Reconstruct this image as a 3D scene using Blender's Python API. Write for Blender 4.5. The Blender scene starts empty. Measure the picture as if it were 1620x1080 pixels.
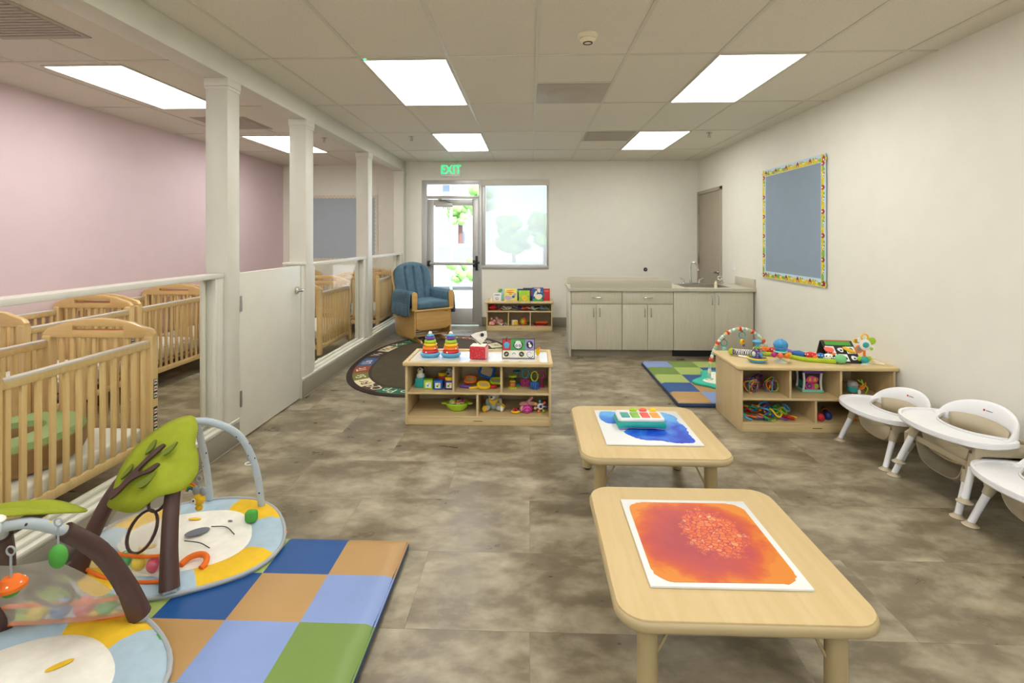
import bpy, bmesh, math, random
from mathutils import Matrix, Vector
from math import pi, sin, cos
random.seed(7)
SC = bpy.context.scene
COL = SC.collection

# ------------------------------------------------------------------ camera, sky, sun, exposure
cam_data = bpy.data.cameras.new('camera'); cam = bpy.data.objects.new('camera', cam_data); COL.objects.link(cam)
cam_data.sensor_width = 36; cam_data.lens = 36*800/1620; cam_data.shift_y = -164/1620
cam_data.clip_start = 0.05
cam.location = (0, 0, 1.433); cam.rotation_euler = (pi/2, 0, math.atan(28/800))
SC.camera = cam
world = bpy.data.worlds.new('sky'); SC.world = world; world.use_nodes = True
wb = world.node_tree.nodes['Background']; wb.inputs[0].default_value = (0.62, 0.79, 1.0, 1); wb.inputs[1].default_value = 2.7
sun_d = bpy.data.lights.new('sun', 'SUN'); sun_d.energy = 9; sun_d.angle = 0.01; sun_d.color = (1, .97, .9)
sun = bpy.data.objects.new('sun', sun_d); COL.objects.link(sun); sun.rotation_euler = (math.radians(42), math.radians(12), math.radians(10))
SC.view_settings.view_transform = 'Standard'; SC.view_settings.look = 'None'
SC.view_settings.gamma = 1; SC.view_settings.use_curve_mapping = False
SC.view_settings.exposure = 0.85
LAMP = 5.9        # emission of the ceiling panels

# ------------------------------------------------------------------ materials
def lin(c):
    if isinstance(c, str):
        c = tuple(int(c[i:i+2], 16) for i in (0, 2, 4))
    r = []
    for x in c[:3]:
        x = x/255
        r.append(x/12.92 if x <= .04045 else ((x+.055)/1.055)**2.4)
    return (*r, 1)
MATS = {}
def nt(m): return m.node_tree.nodes, m.node_tree.links
def coords(m, kind='Object', scale=(1, 1, 1), rot=(0, 0, 0)):
    n, l = nt(m)
    t = n.new('ShaderNodeTexCoord'); mp = n.new('ShaderNodeMapping')
    mp.inputs['Scale'].default_value = scale; mp.inputs['Rotation'].default_value = rot
    l.new(t.outputs[kind], mp.inputs[0]); return mp.outputs[0]
def noise(m, vec, scale, detail=3, rough=.5, dist=0):
    n, l = nt(m); t = n.new('ShaderNodeTexNoise')
    t.inputs['Scale'].default_value = scale; t.inputs['Detail'].default_value = detail
    t.inputs['Roughness'].default_value = rough; t.inputs['Distortion'].default_value = dist
    l.new(vec, t.inputs['Vector']); return t.outputs['Fac']
def ramp(m, fac, stops, interp='LINEAR'):
    n, l = nt(m); r = n.new('ShaderNodeValToRGB'); r.color_ramp.interpolation = interp
    e = r.color_ramp.elements
    while len(e) < len(stops): e.new(.5)
    for k, (p, c) in enumerate(stops):
        e[k].position = p; e[k].color = lin(c) if not isinstance(c, (int, float)) else (c, c, c, 1)
    l.new(fac, r.inputs[0]); return r.outputs[0]
def mix(m, fac, a, b, blend='MIX'):
    n, l = nt(m); x = n.new('ShaderNodeMix'); x.data_type = 'RGBA'; x.blend_type = blend
    for s, v in ((0, fac), (6, a), (7, b)):
        if hasattr(v, 'is_output') or isinstance(v, bpy.types.NodeSocket): l.new(v, x.inputs[s])
        elif isinstance(v, (int, float)): x.inputs[s].default_value = v
        else: x.inputs[s].default_value = lin(v)
    return x.outputs[2]
def mth(m, op, a, b=0.0):
    n, l = nt(m); x = n.new('ShaderNodeMath'); x.operation = op
    for s, v in ((0, a), (1, b)):
        if isinstance(v, bpy.types.NodeSocket): l.new(v, x.inputs[s])
        else: x.inputs[s].default_value = v
    return x.outputs[0]
def bump(m, h, strength=.2, dist=.01):
    n, l = nt(m); b = n.new('ShaderNodeBump'); b.inputs['Strength'].default_value = strength; b.inputs['Distance'].default_value = dist
    l.new(h, b.inputs['Height']); l.new(b.outputs[0], n['Principled BSDF'].inputs['Normal'])
def M(name, col='808080', rough=.5, metal=0., spec=.5, var=.06, vs=6., bmp=0., bs=200., coat=0., alpha=1., trans=0., emit=0.):
    if name in MATS: return MATS[name]
    m = bpy.data.materials.new(name); m.use_nodes = True; MATS[name] = m
    n, l = nt(m); p = n['Principled BSDF']
    p.inputs['Base Color'].default_value = lin(col); p.inputs['Roughness'].default_value = rough
    p.inputs['Metallic'].default_value = metal; p.inputs['Specular IOR Level'].default_value = spec
    p.inputs['Coat Weight'].default_value = coat; p.inputs['Alpha'].default_value = alpha
    p.inputs['Transmission Weight'].default_value = trans
    m.diffuse_color = lin(col)
    if emit: p.inputs['Emission Color'].default_value = lin(col); p.inputs['Emission Strength'].default_value = emit
    if var or bmp: v = coords(m)
    if var:
        f = noise(m, v, vs, 3)
        c = lin(col)
        lo = tuple(x*(1-var) for x in c[:3]); hi = tuple(min(1, x*(1+var)) for x in c[:3])
        r = ramp(m, f, [(.3, 0.), (.7, 1.)])
        rr = r.node; rr.color_ramp.elements[0].color = (*lo, 1); rr.color_ramp.elements[1].color = (*hi, 1)
        l.new(r, p.inputs['Base Color'])
    if bmp: bump(m, noise(m, v, bs, 2), bmp, .002)
    return m
def wood(name, a, b, axis=0, rough=.38, scale=1., coat=.1):
    if name in MATS: return MATS[name]
    m = M(name, a, rough, var=0, coat=coat)
    sc = [14*scale]*3; sc[axis] = 1.1*scale
    v = coords(m, 'Object', tuple(sc))
    f = noise(m, v, 2.2, 5, .6, .6)
    c = ramp(m, f, [(.3, a), (.7, b)])
    m.node_tree.links.new(c, m.node_tree.nodes['Principled BSDF'].inputs['Base Color'])
    return m
def glassy(name, col='FFFFFF', mixf=.08, rough=.02, tint='FFFFFF'):
    """clear sheet: transparent with a little glossy reflection"""
    m = bpy.data.materials.new(name); m.use_nodes = True; MATS[name] = m; n, l = nt(m)
    n.remove(n['Principled BSDF']); out = n['Material Output']
    tr = n.new('ShaderNodeBsdfTransparent'); tr.inputs[0].default_value = lin(tint)
    gl = n.new('ShaderNodeBsdfGlossy'); gl.inputs['Roughness'].default_value = rough; gl.inputs['Color'].default_value = lin(col)
    fr = n.new('ShaderNodeFresnel'); fr.inputs[0].default_value = 1.45
    mx = n.new('ShaderNodeMixShader'); ge = n.new('ShaderNodeNewGeometry'); ff = mth(m, 'SUBTRACT', 1.0, ge.outputs['Backfacing']); l.new(mth(m, 'MULTIPLY', mth(m, 'MULTIPLY', fr.outputs[0], mixf), ff), mx.inputs[0])
    l.new(tr.outputs[0], mx.inputs[1]); l.new(gl.outputs[0], mx.inputs[2]); l.new(mx.outputs[0], out.inputs[0])
    return m
def sheer(name, col, fac, translucent=True):
    """cloth or film that lets some light straight through; fac = share of cloth"""
    m = bpy.data.materials.new(name); m.use_nodes = True; MATS[name] = m; n, l = nt(m)
    n.remove(n['Principled BSDF']); out = n['Material Output']
    tr = n.new('ShaderNodeBsdfTransparent'); d = n.new('ShaderNodeBsdfDiffuse'); d.inputs[0].default_value = lin(col)
    tl = n.new('ShaderNodeBsdfTranslucent'); tl.inputs[0].default_value = lin(col)
    m1 = n.new('ShaderNodeMixShader'); m1.inputs[0].default_value = .5 if translucent else 0
    l.new(d.outputs[0], m1.inputs[1]); l.new(tl.outputs[0], m1.inputs[2])
    mx = n.new('ShaderNodeMixShader'); mx.inputs[0].default_value = fac
    l.new(tr.outputs[0], mx.inputs[1]); l.new(m1.outputs[0], mx.inputs[2]); l.new(mx.outputs[0], out.inputs[0])
    return m

cream = M('cream_wall_paint', 'E9E6D9', .6, bmp=.12, bs=120, var=.015)
pink = M('pink_wall_paint', 'DBC5C9', .6, bmp=.1, bs=120, var=.015)
trimp = M('trim_paint', 'D3D0C3', .42, var=.02)
basem = M('rubber_base', '88806F', .45, var=.03)
mwhite = M('white_plastic', 'E9E9EA', .3, var=.01)
mtan = M('tan_plastic', 'B5A88C', .45, var=.02)
mblack = M('black_plastic', '1A1A1C', .45)
chrome = M('brushed_chrome', 'C9C7C2', .22, 1, var=.02)
steel = M('satin_steel', 'A9A59C', .35, 1, var=.03)
alum = M('aluminium_frame', 'B9B8B4', .42, .55, var=.02)
maple = wood('maple_laminate', 'D9C292', 'CFB583', 0, .36)
maplev = wood('maple_laminate_upright', 'D6BF90', 'CBB080', 2, .36)
mapleedge = M('maple_edge', 'D2B986', .4, var=.03)
mapled = wood('maple_inside', 'CBB484', 'BFA674', 0, .45)
cribw = wood('crib_beech', 'DEC08A', 'D2AE74', 2, .33, 1.2, .2)
cribh = wood('crib_beech_end', 'E0BE86', 'D5AD6E', 0, .33, 1, .3)
oak = wood('glider_maple', 'D6AE6C', 'C69A57', 0, .35, .9, .2)
tablew = wood('table_laminate', 'D2BA8A', 'CAB07E', 1, .5, .8, 0)
MATS['table_laminate'].node_tree.nodes['Principled BSDF'].inputs['Specular IOR Level'].default_value = .3
tableedge = M('table_edge', 'B7A379', .4, var=.02)
legm = M('table_leg', 'B3A075', .38, var=.02)
cabm = wood('cabinet_laminate', 'CDC7B3', 'C3BCA6', 2, .42, 1.6, 0)
counterm = M('counter_laminate', 'C4BDAA', .4, var=.03, vs=60)
denim = M('blue_denim', '527082', .85, var=.14, vs=14, bmp=.3, bs=350)
mattm = M('mattress_white', 'EDEBE4', .55, var=.02)
C = {}
for k, v in dict(red='D02A2E', orange='F07A1E', yellow='F2C618', lime='A6CC2C', green='3FA045', teal='28A3A0', sky='58A9D8',
                 blue='1E62B8', navy='22307A', purple='6C3F98', pink='E8568E', magenta='C42A80', white='EDEDEA', grey='9A9C9C',
                 black='161618', cream='EDE3C4', brown='5C3B2B', skin='E8B08C', mint='8FD6B8', coral='F26A55', lav='9C8AC8', dgreen='1F6B45').items():
    C[k] = M(k+'_toy', v, .38, var=.03)
CF = {k: M(k+'_cloth', v, .8, var=.06, vs=20, bmp=.15, bs=300) for k, v in
      dict(red='D02A2E', orange='E8701E', yellow='E8BC22', lime='A9BE28', green='4E9E3E', teal='3FB39E', lblue='A9C0CE', blue='2A66A8',
           brown='5A3C36', white='ECE8DC', grey='9AA0A2', black='1B1A1C', pink='E6A6A8', tan='B58C58', peri='8C9FCB', grass='7F9A48',
           lgreen='B2C272', dblue='2C5C96', aqua='A8C2C4', dgrey='6F727A').items()}

def floor_mat():
    m = M('vinyl_floor', '8A7F6E', .3, var=0)
    n, l = nt(m); v = coords(m, 'Object')
    br = n.new('ShaderNodeTexBrick'); br.offset = .5
    br.inputs['Scale'].default_value = 1; br.inputs['Brick Width'].default_value = .92; br.inputs['Row Height'].default_value = .46
    br.inputs['Mortar Size'].default_value = .0012; br.inputs['Mortar Smooth'].default_value = 0
    br.inputs['Color1'].default_value = (0, 0, 0, 1); br.inputs['Color2'].default_value = (1, 1, 1, 1); br.inputs['Mortar'].default_value = (.5, .5, .5, 1)
    l.new(v, br.inputs['Vector'])
    off = n.new('ShaderNodeVectorMath'); off.operation = 'MULTIPLY_ADD'
    l.new(br.outputs['Color'], off.inputs[0]); off.inputs[1].default_value = (23, 31, 7); l.new(v, off.inputs[2])
    st = n.new('ShaderNodeMapping'); st.inputs['Scale'].default_value = (1.0, 1.5, 1); l.new(off.outputs[0], st.inputs[0])
    a = noise(m, st.outputs[0], 3.4, 7, .58, .25); b = noise(m, st.outputs[0], 11, 4, .55, .2)
    f = mth(m, 'ADD', mth(m, 'MULTIPLY', a, .74), mth(m, 'MULTIPLY', b, .26))
    c = ramp(m, f, [(.3, '665B46'), (.44, '786C56'), (.54, '948971'), (.66, 'AEA38A')])
    tone = mix(m, .06, c, br.outputs['Color'], 'MULTIPLY')
    seam = mix(m, mth(m, 'MULTIPLY', br.outputs['Fac'], .35), tone, '4B4338')
    l.new(seam, n['Principled BSDF'].inputs['Base Color'])
    rr = ramp(m, a, [(.3, .26), (.7, .42)]); l.new(rr, n['Principled BSDF'].inputs['Roughness'])
    return m
floorm = floor_mat()
def ceil_mat():
    m = M('ceiling_tile', 'D8D1C0', .85, var=0)
    n, l = nt(m); v = coords(m, 'Object')
    f = noise(m, v, 160, 3, .7); c = ramp(m, f, [(.33, 'C4BCAC'), (.43, 'E0DACD')]); l.new(c, n['Principled BSDF'].inputs['Base Color'])
    bump(m, f, .25, .004)
    return m
ceilm = ceil_mat()
gridm = M('ceiling_grid_metal', 'CFCABC', .45, var=.01)
lampm = M('lamp_panel', 'FFFFFF', .5, var=0, emit=LAMP)
MATS['lamp_panel'].node_tree.nodes['Principled BSDF'].inputs['Emission Color'].default_value = (1, .985, .95, 1)
glass = glassy('window_glass', mixf=1.0)
plexi = glassy('clear_acrylic', mixf=.4, rough=.02, tint='FCFDFB')
shadem = sheer('roller_shade_screen', 'D2D2CC', .70)
meshm = sheer('net_cloth', 'E9E5DC', .42)
domem = glassy('clear_dome', mixf=1.6, rough=.05, tint='E8F0EC')

# ------------------------------------------------------------------ mesh builder
def R3(rx=0, ry=0, rz=0): return Matrix.Rotation(rz, 4, 'Z') @ Matrix.Rotation(ry, 4, 'Y') @ Matrix.Rotation(rx, 4, 'X')
def T(x, y, z): return Matrix.Translation((x, y, z))
def frame_to(p, d):
    d = Vector(d).normalized(); q = Vector((0, 0, 1)).rotation_difference(d)
    return Matrix.Translation(p) @ q.to_matrix().to_4x4()
def catmull(P, k=6, closed=False):
    P = [Vector(p) for p in P]; n = len(P); out = []
    rng = range(n if closed else n-1)
    for i in rng:
        p0 = P[(i-1) % n] if closed or i > 0 else P[0]*2-P[1]
        p1, p2 = P[i], P[(i+1) % n]
        p3 = P[(i+2) % n] if closed or i < n-2 else P[-1]*2-P[-2]
        for j in range(k):
            t = j/k
            out.append(.5*((2*p1)+(-p0+p2)*t+(2*p0-5*p1+4*p2-p3)*t*t+(-p0+3*p1-3*p2+p3)*t**3))
    if not closed: out.append(P[-1])
    return out
class MB:
    def __init__(s, mat=None):
        s.v = []; s.f = []; s.mi = []; s.ms = []; s.mat = mat; s.X = Matrix.Identity(4)
    def _m(s, mat):
        mat = mat or s.mat
        if mat not in s.ms: s.ms.append(mat)
        return s.ms.index(mat)
    def add(s, vs, fs, mat=None, X=None):
        b = len(s.v); k = s._m(mat); Q = s.X @ X if X is not None else s.X
        s.v += [Q @ Vector(p) for p in vs]
        s.f += [tuple(i+b for i in f) for f in fs]; s.mi += [k]*len(fs)
        return s
    def bm(s, bm, mat=None, X=None):
        bm.verts.index_update()
        s.add([v.co.copy() for v in bm.verts], [[v.index for v in f.verts] for f in bm.faces], mat, X); bm.free(); return s
    def box(s, a, b, mat=None, bev=0., seg=2, X=None):
        bm = bmesh.new(); bmesh.ops.create_cube(bm, size=1)
        for v in bm.verts: v.co = Vector([(a[i]+b[i])/2+v.co[i]*(b[i]-a[i]) for i in range(3)])
        if bev: bmesh.ops.bevel(bm, geom=list(bm.edges), offset=min(bev, .49*min(abs(b[i]-a[i]) for i in range(3))), segments=seg, affect='EDGES', profile=.5)
        return s.bm(bm, mat, X)
    def cyl(s, p, q, r, r2=None, mat=None, n=16, cap=True, X=None):
        r2 = r if r2 is None else r2; p = Vector(p); q = Vector(q); F = frame_to(p, q-p); h = (q-p).length
        vs = [F @ Vector((r*cos(2*pi*i/n), r*sin(2*pi*i/n), 0)) for i in range(n)]+[F @ Vector((r2*cos(2*pi*i/n), r2*sin(2*pi*i/n), h)) for i in range(n)]
        fs = [(i, (i+1) % n, n+(i+1) % n, n+i) for i in range(n)]
        if cap: fs += [tuple(range(n-1, -1, -1)), tuple(range(n, 2*n))]
        return s.add(vs, fs, mat, X)
    def sph(s, c, r, mat=None, n=16, X=None):
        if not hasattr(r, '__len__'): r = (r, r, r)
        bm = bmesh.new(); bmesh.ops.create_uvsphere(bm, u_segments=n, v_segments=max(6, n//2+2), radius=1)
        for v in bm.verts: v.co = Vector((c[0]+v.co.x*r[0], c[1]+v.co.y*r[1], c[2]+v.co.z*r[2]))
        return s.bm(bm, mat, X)
    def lathe(s, prof, c=(0, 0, 0), mat=None, n=24, X=None, sx=1, sy=1):
        vs = []; fs = []; m = len(prof)
        for r, z in prof:
            for i in range(n): vs.append((c[0]+sx*r*cos(2*pi*i/n), c[1]+sy*r*sin(2*pi*i/n), c[2]+z))
        for j in range(m-1):
            for i in range(n): fs.append((j*n+i, j*n+(i+1) % n, (j+1)*n+(i+1) % n, (j+1)*n+i))
        if prof[0][0] > 1e-5: fs.append(tuple(range(n-1, -1, -1)))
        if prof[-1][0] > 1e-5: fs.append(tuple(range((m-1)*n, m*n)))
        return s.add(vs, fs, mat, X)
    def tube(s, P, r, mat=None, n=8, closed=False, k=5, X=None, smooth=True, flat=1.):
        if smooth: Q = catmull(P, k, closed)
        else: Q = [Vector(p) for p in P]
        N = len(Q); vs = []; fs = []
        up = None
        for i, p in enumerate(Q):
            a = Q[(i-1) % N] if closed or i > 0 else Q[i]; b = Q[(i+1) % N] if closed or i < N-1 else Q[i]
            d = (b-a).normalized()
            if up is None: up = Vector((0, 0, 1)) if abs(d.z) < .9 else Vector((1, 0, 0))
            u = d.cross(up).normalized(); w = u.cross(d); up = w
            if hasattr(r, '__len__'):
                t = i/(N if closed else max(1, N-1))*(len(r)-1); j = min(int(t), len(r)-2); rr = r[j]+(r[j+1]-r[j])*(t-j)
            else: rr = r
            for q in range(n): vs.append(p+u*rr*cos(2*pi*q/n)+w*rr*flat*sin(2*pi*q/n))
        for i in range(N if closed else N-1):
            for q in range(n): fs.append((i*n+q, i*n+(q+1) % n, ((i+1) % N)*n+(q+1) % n, ((i+1) % N)*n+q))
        if not closed: fs += [tuple(range(n-1, -1, -1)), tuple(range((N-1)*n, N*n))]
        return s.add(vs, fs, mat, X)
    def torus(s, c, R, r, mat=None, X=None, n=24, m=8, sx=1, sy=1):
        P = [(c[0]+R*sx*cos(2*pi*i/n), c[1]+R*sy*sin(2*pi*i/n), c[2]) for i in range(n)]
        return s.tube(P, r, mat, m, True, 1, X, False)
    def prism(s, pts, z0, z1, mat=None, bev=0., X=None, seg=2):
        bm = bmesh.new(); vs = [bm.verts.new((p[0], p[1], z0)) for p in pts]; f = bm.faces.new(vs)
        e = bmesh.ops.extrude_face_region(bm, geom=[f]); nv = [g for g in e['geom'] if isinstance(g, bmesh.types.BMVert)]
        for v in nv: v.co.z = z1
        bmesh.ops.recalc_face_normals(bm, faces=bm.faces)
        if bev:
            ed = [x for x in bm.edges if abs(x.verts[0].co.z-x.verts[1].co.z) < 1e-7]
            bmesh.ops.bevel(bm, geom=ed, offset=bev, segments=seg, affect='EDGES', profile=.5)
        return s.bm(bm, mat, X)
    def strip(s, A, B, mat=None, X=None):
        n = len(A); return s.add(list(A)+list(B), [(i, i+1, n+i+1, n+i) for i in range(n-1)], mat, X)
    def text(s, body, size, depth, X, mat=None, align='CENTER'):
        cu = bpy.data.curves.new('t', 'FONT'); cu.body = body; cu.size = size; cu.extrude = depth; cu.align_x = align; cu.align_y = 'CENTER'; cu.resolution_u = 3
        o = bpy.data.objects.new('t', cu); COL.objects.link(o); bpy.context.view_layer.update()
        me = bpy.data.meshes.new_from_object(o.evaluated_get(bpy.context.evaluated_depsgraph_get()))
        s.add([v.co.copy() for v in me.vertices], [tuple(p.vertices) for p in me.polygons], mat, X)
        bpy.data.objects.remove(o); bpy.data.curves.remove(cu); bpy.data.meshes.remove(me); return s
    def build(s, name, parent=None, label=None, solid=0., sub=0, ang=35):
        me = bpy.data.meshes.new(name); me.from_pydata([tuple(v) for v in s.v], [], s.f)
        for m in s.ms: me.materials.append(m)
        me.polygons.foreach_set('material_index', s.mi)
        me.polygons.foreach_set('use_smooth', [True]*len(s.f)); me.update()
        me.set_sharp_from_angle(angle=math.radians(ang))
        o = bpy.data.objects.new(name, me); COL.objects.link(o)
        if parent: o.parent = parent
        if label: o['label'] = label
        if solid: md = o.modifiers.new('solid', 'SOLIDIFY'); md.thickness = solid; md.offset = 0
        if sub: md = o.modifiers.new('sub', 'SUBSURF'); md.levels = sub; md.render_levels = sub
        return o
def rrect(x0, x1, y0, y1, r, n=6):
    P = []
    for cx, cy, a in ((x1-r, y1-r, 0), (x0+r, y1-r, 90), (x0+r, y0+r, 180), (x1-r, y0+r, 270)):
        for i in range(n+1):
            t = math.radians(a+90*i/n); P.append((cx+r*cos(t), cy+r*sin(t)))
    return P
def oval(cx, cy, a, b, n=24, rot=0, wob=0, k=3):
    return [(cx+(a*cos(t)*cos(rot)-b*sin(t)*sin(rot))*(1+wob*sin(k*t)), cy+(a*cos(t)*sin(rot)+b*sin(t)*cos(rot))*(1+wob*sin(k*t))) for t in (2*pi*i/n for i in range(n))]
def thing(name, label, cat, loc=(0, 0, 0), rz=0, group=None):
    o = bpy.data.objects.new(name, None); o.empty_display_size = .1; COL.objects.link(o)
    o.location = loc; o.rotation_euler = (0, 0, rz); o['label'] = label; o['category'] = cat
    if group: o['group'] = group
    return o
def solo(mb, name, label, cat, loc=(0, 0, 0), rz=0, group=None, rot=None, **k):
    o = mb.build(name, None, label, **k); o.location = loc; o.rotation_euler = rot or (0, 0, rz); o['category'] = cat
    if group: o['group'] = group
    return o
def struct(mb, name, label=None, parent=None, **k):
    o = mb.build(name, parent, **k)
    if not parent:
        o['kind'] = 'structure'
        if label: o['label'] = label
    return o
def sthing(name, label):
    o = bpy.data.objects.new(name, None); COL.objects.link(o); o['kind'] = 'structure'; o['label'] = label; return o
def kids(o): return [c for c in COL.objects if c.parent == o]
def dup(o, loc, rz=0, label=None, parent=None):
    c = o.copy(); COL.objects.link(c); c.parent = parent
    if parent is None: c.location = loc; c.rotation_euler = (0, 0, rz)
    if label: c['label'] = label
    for ch in kids(o): dup(ch, None, 0, None, c)
    return c
FX = Matrix(((1, 0, 0, 0), (0, 0, 1, 0), (0, 1, 0, 0), (0, 0, 0, 1)))   # drawing plane (x, y) -> world (x, z), thickness along +y  (mirrors; used for flat art)
def face_front(x=0, y=0, z=0, rx=pi/2, rz=0): return T(x, y, z) @ R3(0, 0, rz) @ R3(rx, 0, 0)   # plane drawn in x,y stands up facing -Y

# ------------------------------------------------------------------ room shell
XL, XR, YB, YN, H, YF = -4.21, 2.69, 8.18, 8.5, 2.67, -2.6
struct(MB(floorm).box((XL-.1, YF-.1, -.1), (XR+.1, YN+.2, 0)), 'floor', 'mottled grey brown vinyl tile floor')
struct(MB(ceilm).box((XL-.1, YF-.1, H), (XR+.1, YN+.2, H+.1)), 'ceiling', 'suspended ceiling of speckled acoustic tiles')
g = MB(gridm)
for k in range(-7, 5):
    x = .05+.61*k
    if XL < x < XR and not -2.2 < x < -2.0: g.box((x-.012, YF, H-.004), (x+.012, YB if x > -2.1 else YN, H+.001))
for k in range(-5, 5):
    y = 3.435+1.225*k
    if y < 8.1:
        g.box((-2.02, y-.012, H-.0045), (XR, y+.012, H+.001)); g.box((XL, y-.012, H-.0045), (-2.18, y+.012, H+.001))
for x0 in (.05, .66):
    g.box((x0, 4.04-.012, H-.0045), (x0+.61, 4.04+.012, H+.001)) if x0 < .1 else g.box((x0, 6.49-.012, H-.0045), (x0+.61, 6.49+.012, H+.001))
struct(g, 'trim_1', 'metal grid between the ceiling tiles')
struct(MB(pink).box((XL-.1, YF, 0), (XL, YN+.1, H)), 'wall_left', 'dusty pink wall of the nap area')
struct(MB(cream).box((XR, YF, 0), (XR+.1, YB+.1, H)), 'wall_right', 'cream wall with bulletin board')
struct(MB(cream).box((XL-.1, YF-.1, 0), (-1.2, YF, H)).box((1.2, YF-.1, 0), (XR+.1, YF, H)).box((-1.2, YF-.1, 0), (1.2, YF, .9)).box((-1.2, YF-.1, 2.3), (1.2, YF, H)), 'wall_front', 'cream wall behind the viewer')
r = sthing('window_5', 'wide window behind the viewer'); f = MB(alum)  # added opening behind the camera; its daylight brightens ceiling and walls
for x in (-1.2, -.02, 1.16): f.box((x, YF-.1, .9), (x+.04, YF, 2.3), bev=.003)
f.box((-1.16, YF-.1, .9), (1.16, YF, .94), bev=.003).box((-1.16, YF-.1, 2.26), (1.16, YF, 2.3), bev=.003); struct(f, 'window_frame', parent=r)
pd = bpy.data.lights.new('window_portal', 'AREA'); pd.shape = 'RECTANGLE'; pd.size = 2.4; pd.size_y = 1.4; pd.cycles.is_portal = True
po = bpy.data.objects.new('window_portal', pd); COL.objects.link(po); po.location = (0, YF-.08, 1.6); po.rotation_euler = (pi/2, 0, 0)  # guides sky sampling through the added window
w = MB(cream)
w.box((-2.18, YB, 0), (-1.755, YB+.14, H)).box((-1.755, YB, 2.37), (.305, YB+.14, H)).box((-.795, YB, 0), (.305, YB+.14, .94)).box((.305, YB, 0), (XR+.1, YB+.14, H))
w.box((XL, YN, 0), (-2.18, YN+.1, H)).box((-2.18, YB+.14, 0), (-2.08, YN+.1, H))
struct(w, 'wall_back', 'cream back wall')
b = MB(basem)
b.box((.0, YB-.008, 0), (XR, YB, .15), bev=.003).box((-.79, YB-.008, 0), (0, YB, .15), bev=.003).box((-2.02, YB-.008, 0), (-1.76, YB, .15), bev=.003)
b.box((XL, YN-.008, 0), (-2.18, YN, .15), bev=.003)
struct(b, 'baseboard_back', 'grey rubber base on the back wall')
struct(MB(basem).box((XR-.008, YF, 0), (XR, 6.15, .15), bev=.003).box((XR-.008, 6.7, 0), (XR, 7.15, .15), bev=.003), 'baseboard_right', 'grey rubber base on the right wall')
struct(MB(basem).box((XL, YF, 0), (XL+.008, YN, .15), bev=.003), 'baseboard_left', 'grey rubber base on the pink wall')
# partition: curb, beam, columns, rails
PX0, PX1 = -2.18, -2.02
cb = MB(trimp); bs = MB(basem)
for y0, y1 in ((YF, 3.455), (4.44, YB)):
    cb.box((PX0+.008, y0, 0), (PX1-.008, y1, .165)).box((PX0, y0, .165), (PX1+.004, y1, .182), bev=.004)
    cb.box((-2.072, y0, .182), (-2.045, y1, .2), bev=.003).box((-2.142, y0, .182), (-2.115, y1, .2), bev=.003)
    bs.box((PX1-.008, y0, 0), (PX1+.002, y1, .15), bev=.003).box((PX1, y0, 0), (PX1+.012, y1, .012), bev=.004).box((PX0-.002, y0, 0), (PX0+.008, y1, .15), bev=.003)
struct(cb, 'wall_partition', 'low painted curb of the nap area partition')
struct(bs, 'baseboard_partition', 'grey rubber base along the partition curb')
struct(MB(trimp).box((PX0, YF, 2.505), (PX1, YB, H), bev=.006), 'trim_2', 'painted ceiling beam above the partition')
for i, (y0, y1) in enumerate(((-1.4, -1.25), (3.315, 3.455), (4.5, 4.66), (6.262, 6.427), (8.02, YB))):
    p = MB(trimp).box((PX0+.008, y0, .18), (PX1-.001, y1, 2.5), bev=.004)
    p.box((PX0, y0-.008, 2.45), (PX1+.008, y1+.008, 2.505), bev=.004).box((PX0+.003, y0-.004, 2.43), (PX1+.004, y1+.004, 2.45), bev=.003)
    struct(p, 'trim_%d' % (3+i), 'painted square column of the partition')
BAYS = ((-1.25, 3.315), (4.66, 6.262), (6.427, 8.02))
for i, (y0, y1) in enumerate(BAYS):
    r = sthing('window_%d' % (i+2), 'low clear acrylic screen between partition columns')
    f = MB(trimp)
    for a, c in ((y0, y0+.07), (y1-.07, y1)):
        f.box((-2.165, a, .18), (-2.045, c, 1.165), bev=.003)
        yy = c if a == y0 else a; s = 1 if a == y0 else -1
        f.box((-2.142, min(yy, yy+s*.02), .19), (-2.115, max(yy, yy+s*.02), 1.165), bev=.002).box((-2.072, min(yy, yy+s*.02), .19), (-2.045, max(yy, yy+s*.02), 1.165), bev=.002)
    struct(f, 'frame', parent=r)
    struct(MB(trimp).box((-2.145, y0, 1.165), (-2.04, y1, 1.195), bev=.004), 'top_rail', parent=r)
    struct(MB(plexi).box((-2.101, y0+.06, .185), (-2.089, y1-.06, 1.168)), 'pane', parent=r)
# half door
r = sthing('door_1', 'low painted half door into the nap area')
struct(MB(trimp).box((-2.075, 3.485, .012), (-2.035, 4.425, 1.185), bev=.003), 'leaf', parent=r)
j = MB(trimp).box((PX0+.008, 3.455, 0), (PX1-.01, 3.478, 1.2), bev=.002).box((PX0+.008, 4.432, 0), (PX1-.01, 4.5, 1.19), bev=.002).box((PX0-.02, 4.42, 1.19), (PX1+.0, 4.51, 1.212), bev=.004)
struct(j, 'jamb', parent=r)
for z in (.3, .97):
    h = MB(steel).box((-2.036, 3.478, z-.055), (-2.026, 3.5, z+.055), bev=.002); h.cyl((-2.026, 3.482, z-.055), (-2.026, 3.482, z+.055), .006, n=8); struct(h, 'hinge', parent=r)
def lever(X):
    h = MB(chrome); h.cyl((0, 0, 0), (0, -.012, 0), .034, n=24, X=X).cyl((0, -.012, 0), (0, -.055, 0), .014, n=14, X=X)
    h.tube([(0, -.055, 0), (-.04, -.06, .002), (-.115, -.055, 0)], [.011, .01, .008], X=X); h.cyl((0, -.012, 0), (0, -.018, 0), .024, n=20, X=X); return h
h = lever(T(-2.035, 4.345, .975) @ R3(0, 0, pi/2)); h.v = [Vector((v.x, 4.345-(v.y-4.345), v.z)) if False else v for v in h.v]
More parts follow.
